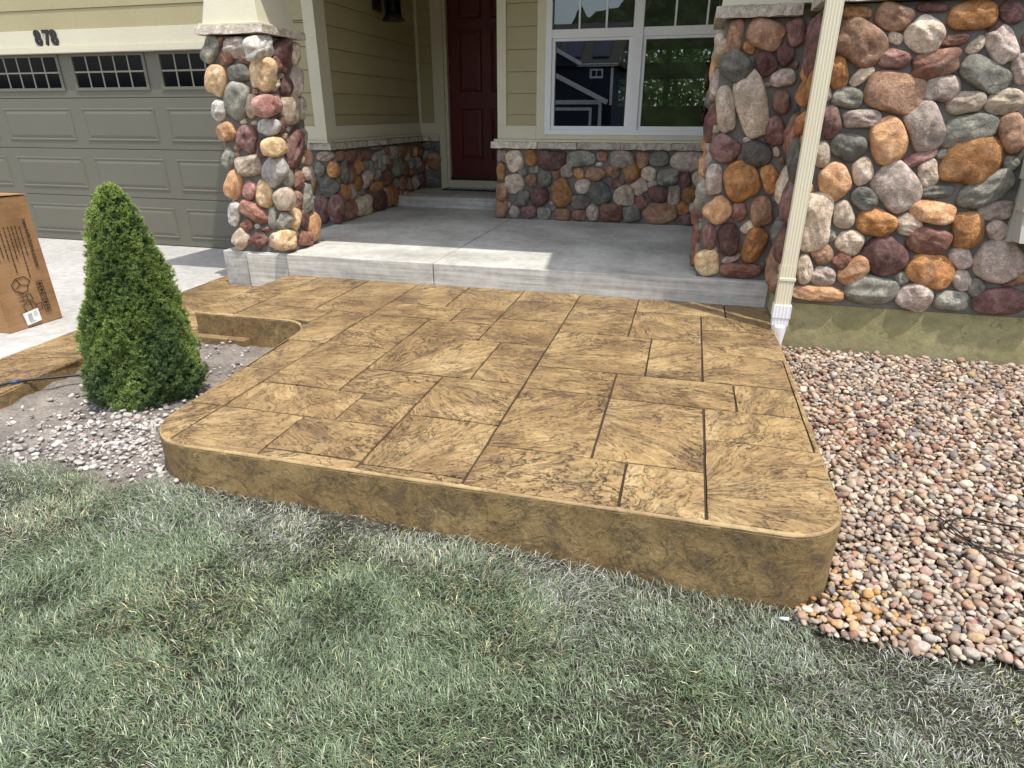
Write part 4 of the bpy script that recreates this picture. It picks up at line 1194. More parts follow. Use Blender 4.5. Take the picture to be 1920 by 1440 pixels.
# wall lantern on the porch side wall
lan = thing('wall_lantern', 'black metal wall lantern hanging on the shaded olive siding left of the red door', 'lantern', (-3.50, 7.52, 2.46))
box('back_plate', -3.584, -3.560, 7.40, 7.60, 2.56, 2.90, 'black_metal', lan, 0.008)
tube('arm', smooth_path([(-3.562, 7.50, 2.84), (-3.48, 7.50, 2.95), (-3.40, 7.50, 2.98), (-3.38, 7.50, 2.92)]), 0.013, 'black_metal', lan)
def lathe(name, prof, cx, cy, mat, par, n=16, smooth=True):
    V, F = [], []
    for r, z in prof:
        for k in range(n):
            t = 2 * math.pi * k / n
            V.append((cx + r * math.cos(t), cy + r * math.sin(t), z))
    for i in range(len(prof) - 1):
        for k in range(n):
            F.append((i * n + k, i * n + (k + 1) % n, (i + 1) * n + (k + 1) % n, (i + 1) * n + k))
    F.append(tuple(range(n))[::-1]); F.append(tuple((len(prof) - 1) * n + k for k in range(n)))
    return mesh_obj(name, V, F, mat, par, smooth)
lathe('base', [(0.095, 2.455), (0.130, 2.458), (0.122, 2.475), (0.098, 2.50), (0.090, 2.52)], -3.38, 7.50, 'black_metal', lan)
lathe('glass_shade', [(0.084, 2.522), (0.086, 2.62), (0.092, 2.76)], -3.38, 7.50, 'dark_glass', lan)
lathe('roof', [(0.120, 2.762), (0.112, 2.778), (0.06, 2.85), (0.022, 2.90), (0.015, 2.93)], -3.38, 7.50, 'black_metal', lan)
for k in range(6):
    t = rad(60 * k)
    tube('bar', [(-3.38 + 0.094 * math.cos(t), 7.50 + 0.094 * math.sin(t), 2.505), (-3.38 + 0.100 * math.cos(t), 7.50 + 0.100 * math.sin(t), 2.765)], 0.006, 'black_metal', lan, 6)

# covered outlet in the stone
ou = thing('outlet_cover', 'grey weatherproof outlet box set in the stone of the porch side wall', 'outlet', (-3.53, 7.24, 0.93))
box('plate', -3.535, -3.515, 7.15, 7.33, 0.905, 1.075, 'outlet', ou, 0.004)
box('cover', -3.515, -3.470, 7.21, 7.33, 0.945, 1.045, 'outlet', ou, 0.012)

# door mat
mat_ = thing('door_mat', 'dark navy door mat with a pale woven pattern in front of the red door', 'mat', (-2.75, 8.45, 0.546))
box('mat_base', -3.20, -2.16, 8.33, 8.595, 0.5465, 0.562, 'navy', mat_, 0.004)
boxes('woven_pattern', [(-3.14 + i * 0.065, -3.105 + i * 0.065, y, y + 0.03, 0.5622, 0.5645) for i in range(15) for y in (8.39, 8.47, 8.54)], 'label_white', mat_)

# downspout with boot
ds = thing('downspout', 'cream ribbed metal downspout running down the corner of the stone bay', 'downspout', (0.645, 4.11, 0.13))
def rib_profile(x0, x1, y0, y1, n=5, d=0.0020):
    pts = []
    def side(ax, ay, bx, by, nx, ny):
        m = n * 4
        for i in range(m):
            t = i / m
            k = d * (1 if (i % 4) in (1, 2) and 0 < i < m else 0)
            pts.append((ax + (bx - ax) * t + nx * k, ay + (by - ay) * t + ny * k))
    side(x0, y0, x1, y0, 0, 1); side(x1, y0, x1, y1, -1, 0); side(x1, y1, x0, y1, 0, -1); side(x0, y1, x0, y0, 1, 0)
    return pts
prism('pipe', rib_profile(0.600, 0.682, 4.060, 4.125), 0.405, 3.75, 'cream_metal', ds)
prism('pipe_sleeve', rib_profile(0.598, 0.684, 4.058, 4.127), 0.405, 0.66, 'cream_metal', ds)
box('strap', 0.594, 0.690, 4.054, 4.150, 0.565, 0.585, 'cream_metal', ds, 0.003)
prism('boot_collar', rib_profile(0.592, 0.694, 4.050, 4.135), 0.335, 0.415, 'label_white', ds)
prism('boot_cup', rib_profile(0.597, 0.690, 4.054, 4.131), 0.285, 0.336, 'white_vinyl', ds)
lathe('boot_pipe', [(0.020, 0.02), (0.028, 0.12), (0.046, 0.27), (0.047, 0.284)], 0.645, 4.092, 'label_white', ds)

# grey overlapping cover at the right edge of the wall
vh = thing('vent_cover', 'pale grey louvred vent cover of overlapping slats on the stone wall at far right', 'vent', (1.95, 4.1, 0.83))
for i in range(3):
    z0 = 0.85 + i * 0.165
    x0 = 1.775 - i * 0.025
    mesh_obj('slat', [(x0, 4.05, z0), (2.2, 4.05, z0 - 0.02), (2.2, 4.15, z0 - 0.02), (x0, 4.15, z0), (x0 - 0.012, 4.085, z0 + 0.185), (2.2, 4.085, z0 + 0.185), (2.2, 4.15, z0 + 0.185), (x0 - 0.012, 4.15, z0 + 0.185)], BOXF, 'grey_metal', vh)
box('bracket', 1.76, 2.20, 4.152, 4.21, 0.84, 1.36, 'grey_metal', vh)

# ---------------------------------------------------------------- cardboard carton on the driveway
bx = thing('cardboard_box', 'tall brown printed cardboard carton standing on the driveway at the left edge', 'box', (-4.58, 3.31, 0.10))
BW = box('carton', -4.77, -4.405, 3.10, 3.505, 0.100, 0.985, 'cardboard', bx)
bm = bmesh.new(); bm.from_mesh(BW.data)
bmesh.ops.subdivide_edges(bm, edges=bm.edges[:], cuts=9, use_grid_fill=True)
for v in bm.verts:
    k = 0.006 * math.sin(v.co.z * 9 + v.co.y * 7) * math.sin((v.co.y - 3.10) / 0.405 * math.pi)
    if v.co.x > -4.41: v.co.x += k
    v.co.y += 0.018 * (0.1 - v.co.z) * (1 if v.co.y > 3.3 else 0.4)
bmesh.ops.bevel(bm, geom=[e for e in bm.edges if len(e.link_faces) == 2 and e.calc_face_angle(0) > 0.9], offset=0.006, segments=2, affect='EDGES')
bm.to_mesh(BW.data); bm.free()
for p in BW.data.polygons: p.use_smooth = False
mesh_obj('flap', [(-4.77, 3.095, 0.99), (-4.40, 3.095, 0.988), (-4.40, 3.30, 0.996), (-4.77, 3.30, 0.996), (-4.77, 3.095, 0.994), (-4.40, 3.095, 0.992), (-4.40, 3.30, 1.0), (-4.77, 3.30, 1.0)], BOXF, 'cardboard', bx)
mesh_obj('flap', [(-4.77, 3.304, 0.996), (-4.40, 3.304, 0.996), (-4.40, 3.50, 0.989), (-4.77, 3.50, 0.989), (-4.77, 3.304, 1.0), (-4.40, 3.304, 1.0), (-4.40, 3.50, 0.993), (-4.77, 3.50, 0.993)], BOXF, 'cardboard', bx)
FXP = -4.3965
def face_m(y, z, ang=0.0):            # text plane on the +X face; text turned to read downwards
    return Matrix.Translation((FXP, y, z)) @ Matrix.Rotation(rad(90), 4, 'Z') @ Matrix.Rotation(rad(90), 4, 'X') @ Matrix.Rotation(rad(ang), 4, 'Z')
def face_strip(name, segs, w, mat='ink'):   # drawn lines on the +X face, points (y, z)
    V, F = [], []
    for (ya, za), (yb, zb) in segs:
        L = math.hypot(yb - ya, zb - za) or 1
        nx, nz = -(zb - za) / L * w / 2, (yb - ya) / L * w / 2
        b = len(V)
        V += [(FXP, ya + nx, za + nz), (FXP, ya - nx, za - nz), (FXP, yb - nx, zb - nz), (FXP, yb + nx, zb + nz)]
        V += [(FXP + 0.0012, p[1], p[2]) for p in V[b:b + 4]]
        F += [(b + 4, b + 5, b + 6, b + 7), (b, b + 4, b + 7, b + 3), (b, b + 1, b + 5, b + 4), (b + 1, b + 2, b + 6, b + 5), (b + 2, b + 3, b + 7, b + 6)]
    return mesh_obj(name, V, F, mat, bx)
text_mesh('printed_text', 'Item NO :S5016-33HXL', 0.034, 0.0006, 'ink', face_m(3.408, 0.835, -90), bx, 0.0007)
# rows of print too small to read: broken strokes
segs = []
for row, (y, z0, z1) in enumerate(((3.375, 0.79, 0.62), (3.345, 0.80, 0.45), (3.32, 0.80, 0.64), (3.295, 0.80, 0.60), (3.265, 0.80, 0.52), (3.235, 0.79, 0.62), (3.205, 0.80, 0.62), (3.175, 0.74, 0.60))):
    z = z0
    while z > z1:
        L = random.uniform(0.012, 0.035)
        segs.append(((y, z), (y, z - L))); z -= L + 0.006
face_strip('printed_text', segs, 0.0075)
def closed(pts):
    return list(zip(pts, pts[1:] + pts[:1]))
face_strip('printed_drawing', closed([(3.20, 0.42), (3.24, 0.455), (3.30, 0.46), (3.335, 0.42), (3.31, 0.395), (3.30, 0.36), (3.255, 0.345), (3.21, 0.375)]) + [((3.24, 0.455), (3.26, 0.41)), ((3.26, 0.41), (3.31, 0.395)), ((3.26, 0.41), (3.215, 0.385)), ((3.23, 0.37), (3.265, 0.35))], 0.005)
face_strip('printed_drawing', [((3.22, 0.325), (3.28, 0.325)), ((3.22, 0.295), (3.28, 0.295)), ((3.25, 0.325), (3.25, 0.295))] + closed([(3.28, 0.333), (3.31, 0.333), (3.32, 0.295), (3.285, 0.290)]), 0.004)
face_strip('printed_drawing', closed([(3.235, 0.255), (3.265, 0.285), (3.31, 0.28), (3.33, 0.25), (3.37, 0.255), (3.365, 0.21), (3.30, 0.205), (3.25, 0.215)]) + [((3.33, 0.25), (3.325, 0.21)), ((3.29, 0.28), (3.30, 0.235))], 0.005)
for i in range(5):
    z = 0.405 - i * 0.045; y = 3.375 + 0.002 * i
    face_strip('printed_symbol', closed([(y, z), (y + 0.042, z), (y + 0.042, z - 0.042), (y, z - 0.042)]), 0.004)
    if i in (0, 1, 3):
        face_strip('printed_symbol', [((y + 0.008, z - 0.021), (y + 0.034, z - 0.021)), ((y + 0.024, z - 0.010), (y + 0.024, z - 0.032))], 0.009)
    elif i == 2:
        face_strip('printed_symbol', [((y + 0.008, z - 0.014), (y + 0.036, z - 0.014)), ((y + 0.008, z - 0.028), (y + 0.036, z - 0.028))], 0.004)
    else:
        face_strip('printed_symbol', closed([(y + 0.012, z - 0.03), (y + 0.021, z - 0.010), (y + 0.032, z - 0.03)]), 0.006)
lab = mesh_obj('shipping_label', [(FXP, 3.215, 0.165), (FXP, 3.325, 0.175), (FXP, 3.33, 0.275 - 0.085), (FXP, 3.22, 0.265 - 0.085)], [(0, 1, 2, 3)], 'label_white', None)
bpy.data.objects.remove(lab)
lab = mesh_obj('shipping_label', [(-4.397, 3.225, 0.110 + 0.015), (-4.397, 3.335, 0.135), (-4.397, 3.330, 0.225), (-4.397, 3.215, 0.212), (-4.394, 3.225, 0.125), (-4.394, 3.335, 0.135), (-4.394, 3.330, 0.225), (-4.394, 3.215, 0.212)], BOXF, 'label_white', bx)
FXP = -4.3938
face_strip('label_print', [((3.245, 0.20 - 0.008 * i), (3.275, 0.203 - 0.008 * i)) for i in range(7)] + [((3.29, 0.205 - 0.013 * i), (3.315, 0.207 - 0.013 * i)) for i in range(3)] + [((3.25, 0.142), (3.29, 0.147))], 0.005, 'grey_metal')

# ---------------------------------------------------------------- hose and tubing
hz = 0.10
hose = thing('garden_hose', 'black drip hose with a blue coupling lying along the edge of the walkway', 'hose', (-3.5, 2.35, 0.1))
tube('tube', smooth_path([(-3.75, 1.55, 0.135), (-3.62, 1.95, 0.136), (-3.52, 2.32, 0.137), (-3.47, 2.41, 0.136), (-3.38, 2.53, 0.118), (-3.30, 2.62, 0.105), (-3.15, 2.74, 0.085), (-2.98, 2.80, 0.075)]), 0.0085, 'rubber', hose)
tube('coupling', [(-3.492, 2.372, 0.1375), (-3.472, 2.408, 0.136)], 0.0095, 'blue_plastic', hose, 10)
coil = thing('drip_tubing', 'tangled coil of thin black drip tubing lying on the river rocks', 'tubing', (1.3, 2.4, 0.0))
cp = []
for i in range(60):
    t = i / 59 * 2 * math.pi * 2.6
    r_ = 0.135 + 0.02 * math.sin(i * 0.6)
    x, y = 1.28 + r_ * 1.25 * math.cos(t + 2.6) + 0.03 * i / 59, 2.40 + r_ * 0.8 * math.sin(t + 2.6) - 0.03 * i / 59
    cp.append((x, y, float(rock_z(x, y)) + 0.048 + 0.006 * math.sin(i * 1.3)))
for x, y in ((1.40, 2.28), (1.55, 2.25), (1.75, 2.33), (2.0, 2.30)):
    cp.append((x, y, float(rock_z(x, y)) + 0.045))
tube('tube', smooth_path(cp, 3), 0.0026, 'rubber', coil, 6)
cp = [(x, y, float(rock_z(x, y)) + 0.047) for x, y in ((1.02, 2.55), (1.10, 2.47), (1.16, 2.36), (1.20, 2.25), (1.26, 2.19), (1.36, 2.17), (1.5, 2.20), (1.7, 2.18), (1.95, 2.05))]
tube('tube', smooth_path(cp, 6), 0.0028, 'rubber', coil, 6)
sp = thing('sprinkler_pipe', 'short white and black irrigation riser at the grass edge by the patio corner', 'pipe', (0.47, 1.80, -0.05))
tube('riser', [(0.435, 1.795, -0.045), (0.465, 1.778, -0.025)], 0.006, 'label_white', sp)
tube('cap', [(0.475, 1.80, -0.07), (0.495, 1.79, -0.04)], 0.013, 'rubber', sp, 10)

# ---------------------------------------------------------------- pebbles
def ico(sub):
    bm = bmesh.new(); bmesh.ops.create_icosphere(bm, subdivisions=sub, radius=1.0)
    V = np.array([v.co[:] for v in bm.verts]); F = np.array([[v.index for v in f.verts] for f in bm.faces]); bm.free()
    return V, F
def pebble_shapes(sub, n, seed, box_lo=0.78):
    V, F = ico(sub)
    r = np.random.default_rng(seed)
    out = []
    for i in range(n):
        d = np.ones(len(V))
        for k in range(6):
            w = r.normal(size=3) * r.uniform(0.8, 2.2)
            d += r.uniform(0.03, 0.10) * np.sin(V @ w + r.uniform(0, 6.28))
        P = V * d[:, None]
        P = np.sign(P) * np.abs(P) ** r.uniform(box_lo, 1.0)
        out.append(P / np.abs(P).max())
    return out, F
PCOL = np.array([(0.50, 0.43, 0.36), (0.42, 0.34, 0.28), (0.58, 0.51, 0.43), (0.36, 0.27, 0.22), (0.40, 0.28, 0.20), (0.30, 0.29, 0.28), (0.46, 0.45, 0.43), (0.62, 0.57, 0.50), (0.33, 0.19, 0.15), (0.50, 0.38, 0.24), (0.22, 0.22, 0.23), (0.46, 0.34, 0.30), (0.54, 0.47, 0.42)])
PCOL = PCOL * np.array([(0.86, 0.79, 0.72)])
PW = np.array([14, 12, 12, 9, 7, 7, 8, 9, 4, 6, 3, 8, 10.0]); PW /= PW.sum()
def rots(n, r, tilt=0.35):
    az = r.uniform(0, 6.283, n); tx = r.normal(0, tilt, n); ty = r.normal(0, tilt, n)
    Rz = np.zeros((n, 3, 3)); Rz[:, 0, 0] = np.cos(az); Rz[:, 0, 1] = -np.sin(az); Rz[:, 1, 0] = np.sin(az); Rz[:, 1, 1] = np.cos(az); Rz[:, 2, 2] = 1
    Rx = np.zeros((n, 3, 3)); Rx[:, 0, 0] = 1; Rx[:, 1, 1] = np.cos(tx); Rx[:, 1, 2] = -np.sin(tx); Rx[:, 2, 1] = np.sin(tx); Rx[:, 2, 2] = np.cos(tx)
    Ry = np.zeros((n, 3, 3)); Ry[:, 1, 1] = 1; Ry[:, 0, 0] = np.cos(ty); Ry[:, 0, 2] = np.sin(ty); Ry[:, 2, 0] = -np.sin(ty); Ry[:, 2, 2] = np.cos(ty)
    return Rx @ Ry @ Rz
PM = [pebble_single(i, tuple(c)) for i, c in enumerate(PCOL)]
PM2 = [pebble_single(80 + i, tuple(0.75 * c.mean() * np.array((1.12, 1.08, 1.05)) + 0.25 * c)) for i, c in enumerate(PCOL)]
ORANGE_MAT = pebble_single(50, (0.46, 0.26, 0.10)); 
def scatter(name, P, size, flat, ci, seed, label_single, label_stuff, group, n_single, boxy=0.78, tint=None):
    """P: positions; the n_single that show largest become things of their own, the rest one mass"""
    n = len(P)
    r = np.random.default_rng(seed)
    R = rots(n, r)
    sc = np.stack([size * r.uniform(0.95, 1.35, n), size * r.uniform(0.72, 1.0, n), size * flat * r.uniform(0.8, 1.15, n)], 1)
    camp = np.array([0, 0, 1.5])
    vis = size / np.linalg.norm(P - camp, axis=1)
    # only those inside the photograph count as shown largest
    a = rad(14.95); p = rad(23.22)
    Fw = np.array([-math.sin(a) * math.cos(p), math.cos(a) * math.cos(p), -math.sin(p)]); Rt = np.array([math.cos(a), math.sin(a), 0]); Up = np.cross(Rt, Fw)
    d = P - camp; zz = d @ Fw
    inside = (np.abs(d @ Rt / zz) < 0.80) & (np.abs(d @ Up / zz) < 0.60) & (P[:, 2] > np.quantile(P[:, 2] - rock_like(P), 0.0) - 9)
    vis = np.where(inside, vis, 0) * (1 + top_bonus(P))
    order = np.argsort(-vis)
    single = order[:n_single]
    sh2, F2 = pebble_shapes(2, 10, seed + 1, boxy)
    mes = []
    for S_ in sh2:
        me = bpy.data.meshes.new('pebble'); me.from_pydata(S_.tolist(), [], F2.tolist())
        me.polygons.foreach_set('use_smooth', [True] * len(me.polygons)); me.materials.append(M['pebble']); mes.append(me)
    for i in single:
        o = bpy.data.objects.new('pebble', mes[int(r.integers(10))]); COL.objects.link(o)
        o.material_slots[0].link = 'OBJECT'
        o.material_slots[0].material = (PM2 if tint is not None else PM)[ci[i]] if ci[i] < 50 else ORANGE_MAT
        m = Matrix([list(R[i][k] * sc[i]) + [P[i][k]] for k in range(3)] + [[0, 0, 0, 1]])
        o.matrix_world = m
        tag(o, label_single, 'pebble', group)
    rest = np.setdiff1d(np.arange(n), single)
    sh1, F1 = pebble_shapes(2, 16, seed + 2, boxy)
    sh1 = np.array(sh1)
    k = r.integers(0, 16, len(rest))
    V = sh1[k] * sc[rest][:, None, :]
    V = np.einsum('nij,nvj->nvi', R[rest], V) + P[rest][:, None, :]
    nv = V.shape[1]
    F = (F1[None] + (np.arange(len(rest)) * nv)[:, None, None]).reshape(-1, 3)
    cc = np.where((ci[rest] < 50)[:, None], PCOL[np.minimum(ci[rest], len(PCOL) - 1)], np.array([(0.46, 0.26, 0.10)]))
    if tint is not None: cc = cc.mean(1, keepdims=True) * tint * 0.75 + cc * 0.25
    cc = cc * r.uniform(0.6, 1.25, (len(rest), 1))
    C = np.repeat(cc, nv, axis=0)
    o = big_mesh(name, V.reshape(-1, 3), F, 'pebble', C, None, True)
    tag(o, label_stuff, 'gravel', None, 'stuff')
def rock_like(P): return rock_z(P[:, 0], P[:, 1])
def top_bonus(P): return np.clip((P[:, 2] - rock_like(P)) * 12, -0.3, 0.5)

def jitter_grid(x0, x1, y0, y1, s, r):
    X, Y = np.meshgrid(np.arange(x0, x1, s), np.arange(y0, y1, s * 0.9))
    X = X + (np.arange(X.shape[0]) % 2)[:, None] * s / 2
    X = X.ravel() + r.uniform(-0.33, 0.33, X.size) * s; Y = Y.ravel() + r.uniform(-0.33, 0.33, Y.size) * s
    return X, Y
r1 = np.random.default_rng(21)
Ps, Ss = [], []
for lay, (s, lo, hi) in enumerate(((0.026, 0.009, 0.0145), (0.029, 0.0095, 0.018), (0.056, 0.012, 0.023))):
    X, Y = jitter_grid(0.50, 2.7, 1.70, 4.195, s, r1)
    sz = r1.uniform(lo, hi, X.size) * np.where(r1.random(X.size) < 0.12, 1.35, 1.0) * np.interp(Y, [1.8, 4.2], [0.92, 0.92])
    # outside the patio, behind the lawn edge
    edge = 1.80 + 0.02 * np.sin(X * 7) + 0.012 * np.sin(X * 19) - 0.03 * np.clip((X - 0.4) / 0.5, 0, 1)
    cxr, cyr = XR - 0.21, YF + 0.21
    inside_patio = (X < XR + sz * 0.75) & (Y > YF - sz * 0.75)
    rc = np.hypot(X - cxr, Y - cyr)
    corner = (X > cxr) & (Y < cyr)
    inside_patio = np.where(corner, rc < 0.21 + sz * 0.8, inside_patio)
    ok = (~inside_patio) & (Y > edge) & (Y < 4.21 - sz * 0.7)
    X, Y, sz = X[ok], Y[ok], sz[ok]
    Z = rock_z(X, Y) + 0.000 + lay * 0.011 + sz * 0.25 + r1.uniform(-0.004, 0.004, X.size)
    Ps.append(np.stack([X, Y, Z], 1)); Ss.append(sz)
P = np.concatenate(Ps); sz = np.concatenate(Ss)
ci = r1.choice(len(PCOL), len(P), p=PW)
# rust-stained patches near the patio corner and by the downspout
d1 = np.hypot(P[:, 0] - 0.66, P[:, 1] - 1.92); d2 = np.hypot((P[:, 0] - 0.95) / 1.6, P[:, 1] - 3.15)
ci = np.where((r1.random(len(P)) < 0.55 * np.exp(-(d1 / 0.16) ** 2)), np.where(r1.random(len(P)) < 0.5, 50, 9), ci)
ci = np.where((r1.random(len(P)) < 0.40 * np.exp(-(d2 / 0.24) ** 2)), np.where(r1.random(len(P)) < 0.6, 8, 4), ci)
scatter('river_rock', P, sz, 0.66, ci, 300, 'one of the larger rounded river pebbles in the rock bed right of the patio', 'tan and grey river rock covering the bed below the stone bay', 'larger pebbles of the right rock bed', 280, 0.62)

# pale crushed stone in the planting bed on the left
r2 = np.random.default_rng(22)
Ps, Ss = [], []
for lay, s in enumerate((0.028, 0.034, 0.06)):
    X, Y = jitter_grid(-3.45, -1.9, 1.74, 3.4, s, r2)
    sz = r2.uniform(0.006, 0.015, X.size) * np.where(r2.random(X.size) < 0.1, 1.5, 1.0)
    dens = 0.60 * np.exp(-((Y - 2.02) / 0.30) ** 2) * np.clip((X + 3.15) / 0.35, 0.10, 1) + 0.05 + 0.25 * np.exp(-(((X + 2.5) / 0.25) ** 2 + ((Y - 2.35) / 0.2) ** 2))
    edge = 1.84 + 0.02 * np.sin(X * 9) + 0.02 * np.sin(X * 23) + 0.03 * np.clip((-2.3 - X), 0, 1)
    cxl, cyl = XL + 0.27, YF + 0.27
    inp = (X > XL - sz) & (Y > YF)
    inp = np.where((X < cxl) & (Y < cyl), np.hypot(X - cxl, Y - cyl) < 0.27 + sz, inp)
    ok = (r2.random(X.size) < dens) & (Y > edge) & (~inp) & (Y < 3.40) & ~((X < -3.35) & (Y > 2.0))
    X, Y, sz = X[ok], Y[ok], sz[ok]
    Z = 0.045 + 0.010 * bumpf(X, Y) + lay * 0.009 + sz * 0.2
    Ps.append(np.stack([X, Y, Z], 1)); Ss.append(sz)
P = np.concatenate(Ps); sz = np.concatenate(Ss)
PW2 = np.array([14, 4, 14, 1, 1, 3, 14, 22, 1, 2, 1, 6, 16.0]); PW2 /= PW2.sum()
ci = r2.choice(len(PCOL), len(P), p=PW2)
rock_like = lambda P: np.full(len(P), 0.05)
scatter('crushed_stone', P, sz, 0.5, ci, 400, 'one of the larger pale stones scattered in the planting bed by the spruce', 'pale crushed stone strewn over the soil of the left planting bed', 'larger pale stones of the left planting bed', 60, 0.5, np.array((1.12, 1.08, 1.05)))

# ---------------------------------------------------------------- lawn
r3 = np.random.default_rng(31)
def blades(n, x0, x1, y0, y1):
    X = r3.uniform(x0, x1, n); Y = r3.uniform(y0, y1, n)
    edgeR = 1.80 + 0.02 * np.sin(X * 7) + 0.012 * np.sin(X * 19) - 0.03 * np.clip((X - 0.4) / 0.5, 0, 1)
    edgeL = 1.84 + 0.02 * np.sin(X * 9) + 0.02 * np.sin(X * 23) + 0.03 * np.clip((-2.3 - X), 0, 1)
    lim = np.where(X > 0.55, edgeR, np.where(X < XL + 0.1, edgeL, YF - 0.004))
    lim = lim + 0.018 * r3.normal(size=n) * (1 - ((X > XL) & (X < 0.5)))
    # follow the rounded front corners
    c1 = (X > XR - 0.21) & (X < XR + 0.05); lim = np.where(c1, np.minimum(lim, YF + 0.01), lim)
    thin = np.clip((lim - Y) / 0.10, 0.30, 1)          # sparser against the concrete
    bare = (field(55, 5.0)(X, Y) + 0.6 * field(56, 17.0)(X, Y) > 1.0) & (r3.random(n) < 0.40)
    keep = (Y < lim) & (r3.random(n) < thin) & (X > -3.38) & ~bare
    return X[keep], Y[keep]
def grass(name, X, Y, lmin, lmax, wmin, wmax, label):
    n = len(X)
    f1, f2, f3, f4, f5 = field(41, 2.3), field(42, 5.5), field(43, 3.2), field(44, 9.0), field(45, 1.6)
    flow = 1.0 * f2(X, Y) + 1.3 * f4(X, Y) + 0.8 * field(46, 22.0)(X, Y) + 3.9
    az = flow + r3.normal(0, 1.25, n)
    L = r3.uniform(lmin, lmax, n) * (1 + 0.20 * f3(X, Y))
    clump = np.clip(field(47, 7.0)(X, Y) - 0.7, 0, 1.2)
    L = np.clip(L * (1 + 0.55 * clump), 0.02, 0.12)
    W = r3.uniform(wmin, wmax, n) * (1 + 0.25 * clump)
    lean = np.clip(r3.normal(1.10, 0.26, n) + 0.08 * f2(X, Y), 0.25, 1.45)
    Z = lawn_z(X, Y) - 0.006
    base = np.stack([X, Y, Z], 1)
    hd = np.stack([np.cos(az), np.sin(az), np.zeros(n)], 1)
    sd = np.stack([-np.sin(az), np.cos(az), np.zeros(n)], 1)
    up = np.array([0, 0, 1.0])
    tw = r3.normal(0, 0.6, n)
    sd = sd * np.cos(tw)[:, None] + up * np.sin(tw)[:, None] * 0.6
    l1 = lean * 0.55; l2 = np.minimum(lean * 1.25, 1.62)
    p1 = base + (hd * np.sin(l1)[:, None] + up * np.cos(l1)[:, None]) * (L * 0.45)[:, None]
    p2 = p1 + (hd * np.sin(l2)[:, None] + up * np.cos(l2)[:, None]) * (L * 0.55)[:, None]
    w = W[:, None]
    V = np.stack([base - sd * w, base + sd * w, p1 - sd * w * 0.85, p1 + sd * w * 0.85, p2], 1)
    F = np.array([(0, 1, 3), (0, 3, 2), (2, 3, 4)])
    Fa = (F[None] + (np.arange(n) * 5)[:, None, None]).reshape(-1, 3)
    g1 = np.array((0.088, 0.128, 0.062)); g2 = np.array((0.170, 0.210, 0.130)); grey = np.array((0.262, 0.262, 0.232)); straw = np.array((0.40, 0.345, 0.20)); yel = np.array((0.24, 0.27, 0.09)); drk = np.array((0.075, 0.10, 0.055))
    t = r3.random(n)[:, None]
    C = g1 * (1 - t) + g2 * t
    pg = np.clip(0.50 + 0.25 * f5(X, Y) + 0.22 * f2(X, Y) - 0.75 * (1.40 - Y), 0.06, 0.95)
    m = r3.random(n) < pg; C[m] = (grey * r3.uniform(0.65, 1.25, (n, 1)))[m]
    ps = np.clip(0.035 + 0.05 * f4(X, Y), 0.01, 0.25)
    m = r3.random(n) < ps; C[m] = (straw * r3.uniform(0.6, 1.15, (n, 1)))[m]
    py = np.clip(-0.16 + 0.18 * f3(X + 3, Y), 0, 0.3)
    m = r3.random(n) < py; C[m] = (yel * r3.uniform(0.7, 1.2, (n, 1)))[m]
    m = r3.random(n) < np.clip(0.08 - 0.04 * f4(X, Y), 0, 0.4); C[m] = drk
    C = C * np.clip(np.exp(r3.normal(-0.06, 0.38, (n, 1))), 0.35, 2.0) * 1.42
    o = big_mesh(name, V.reshape(-1, 3), Fa, 'grass', np.repeat(C, 5, axis=0))
    tag(o, label, 'grass', None, 'stuff')
X, Y = blades(340000, -3.4, 2.3, 0.35, 1.93)
X2, Y2 = blades(60000, -3.4, 4.2, -1.2, 0.35)
X3, Y3 = blades(26000, 2.3, 4.2, 0.35, 1.93)
grass('lawn_grass', np.concatenate([X, X2, X3]), np.concatenate([Y, Y2, Y3]), 0.020, 0.048, 0.0008, 0.0017, 'short matted grey green lawn grass with dry straw patches')

# ---------------------------------------------------------------- dwarf spruce
sx, sy, sz0, sh = -2.795, 2.60, 0.045, 1.135
spruce = thing('dwarf_spruce', 'dense cone shaped green dwarf spruce in the planting bed left of the patio', 'shrub', (sx, sy, sz0))
tube('trunk', [(sx, sy, 0.0), (sx, sy, 0.35), (sx + 0.01, sy, 0.7), (sx, sy, 1.05)], [0.035, 0.028, 0.018, 0.006], 'turf', spruce)
r4 = np.random.default_rng(61)
def cone_r(h, az):
    base = np.interp(h, [0, 0.04, 0.12, 0.25, 0.45, 0.62, 0.78, 0.90, 0.965, 1.0], [0.22, 0.262, 0.280, 0.268, 0.230, 0.182, 0.135, 0.092, 0.056, 0.012])
    lump = 0.022 * np.sin(3 * az + 9 * h) + 0.020 * np.sin(5 * az - 17 * h + 1.3) + 0.014 * np.sin(9 * az + 31 * h) + 0.012 * np.sin(15 * az - 53 * h)
    return 0.95 * base + 0.8 * lump * (0.3 + 0.9 * np.clip(base / 0.4, 0, 1))
NT_ = 9500
h = 1 - np.sqrt(r4.random(NT_)); h = np.where(r4.random(NT_) < 0.25, r4.random(NT_), h)
az = r4.uniform(0, 6.283, NT_)
dep = np.where(r4.random(NT_) < 0.70, r4.uniform(0.94, 1.05, NT_) + np.where(r4.random(NT_) < 0.06, r4.uniform(0, 0.09, NT_), 0), r4.uniform(0.82, 0.96, NT_))
Rr = cone_r(h, az) * dep
T = np.stack([sx + 0.055 * h + Rr * np.cos(az), sy + Rr * np.sin(az), sz0 + h * sh], 1)
out = np.stack([np.cos(az), np.sin(az), 0.55 + 0.9 * h], 1); out /= np.linalg.norm(out, axis=1)[:, None]
out += r4.normal(0, 0.28, out.shape); out /= np.linalg.norm(out, axis=1)[:, None]
nn = 26
k = NT_ * nn
O = np.repeat(out, nn, 0); Tp = np.repeat(T, nn, 0)
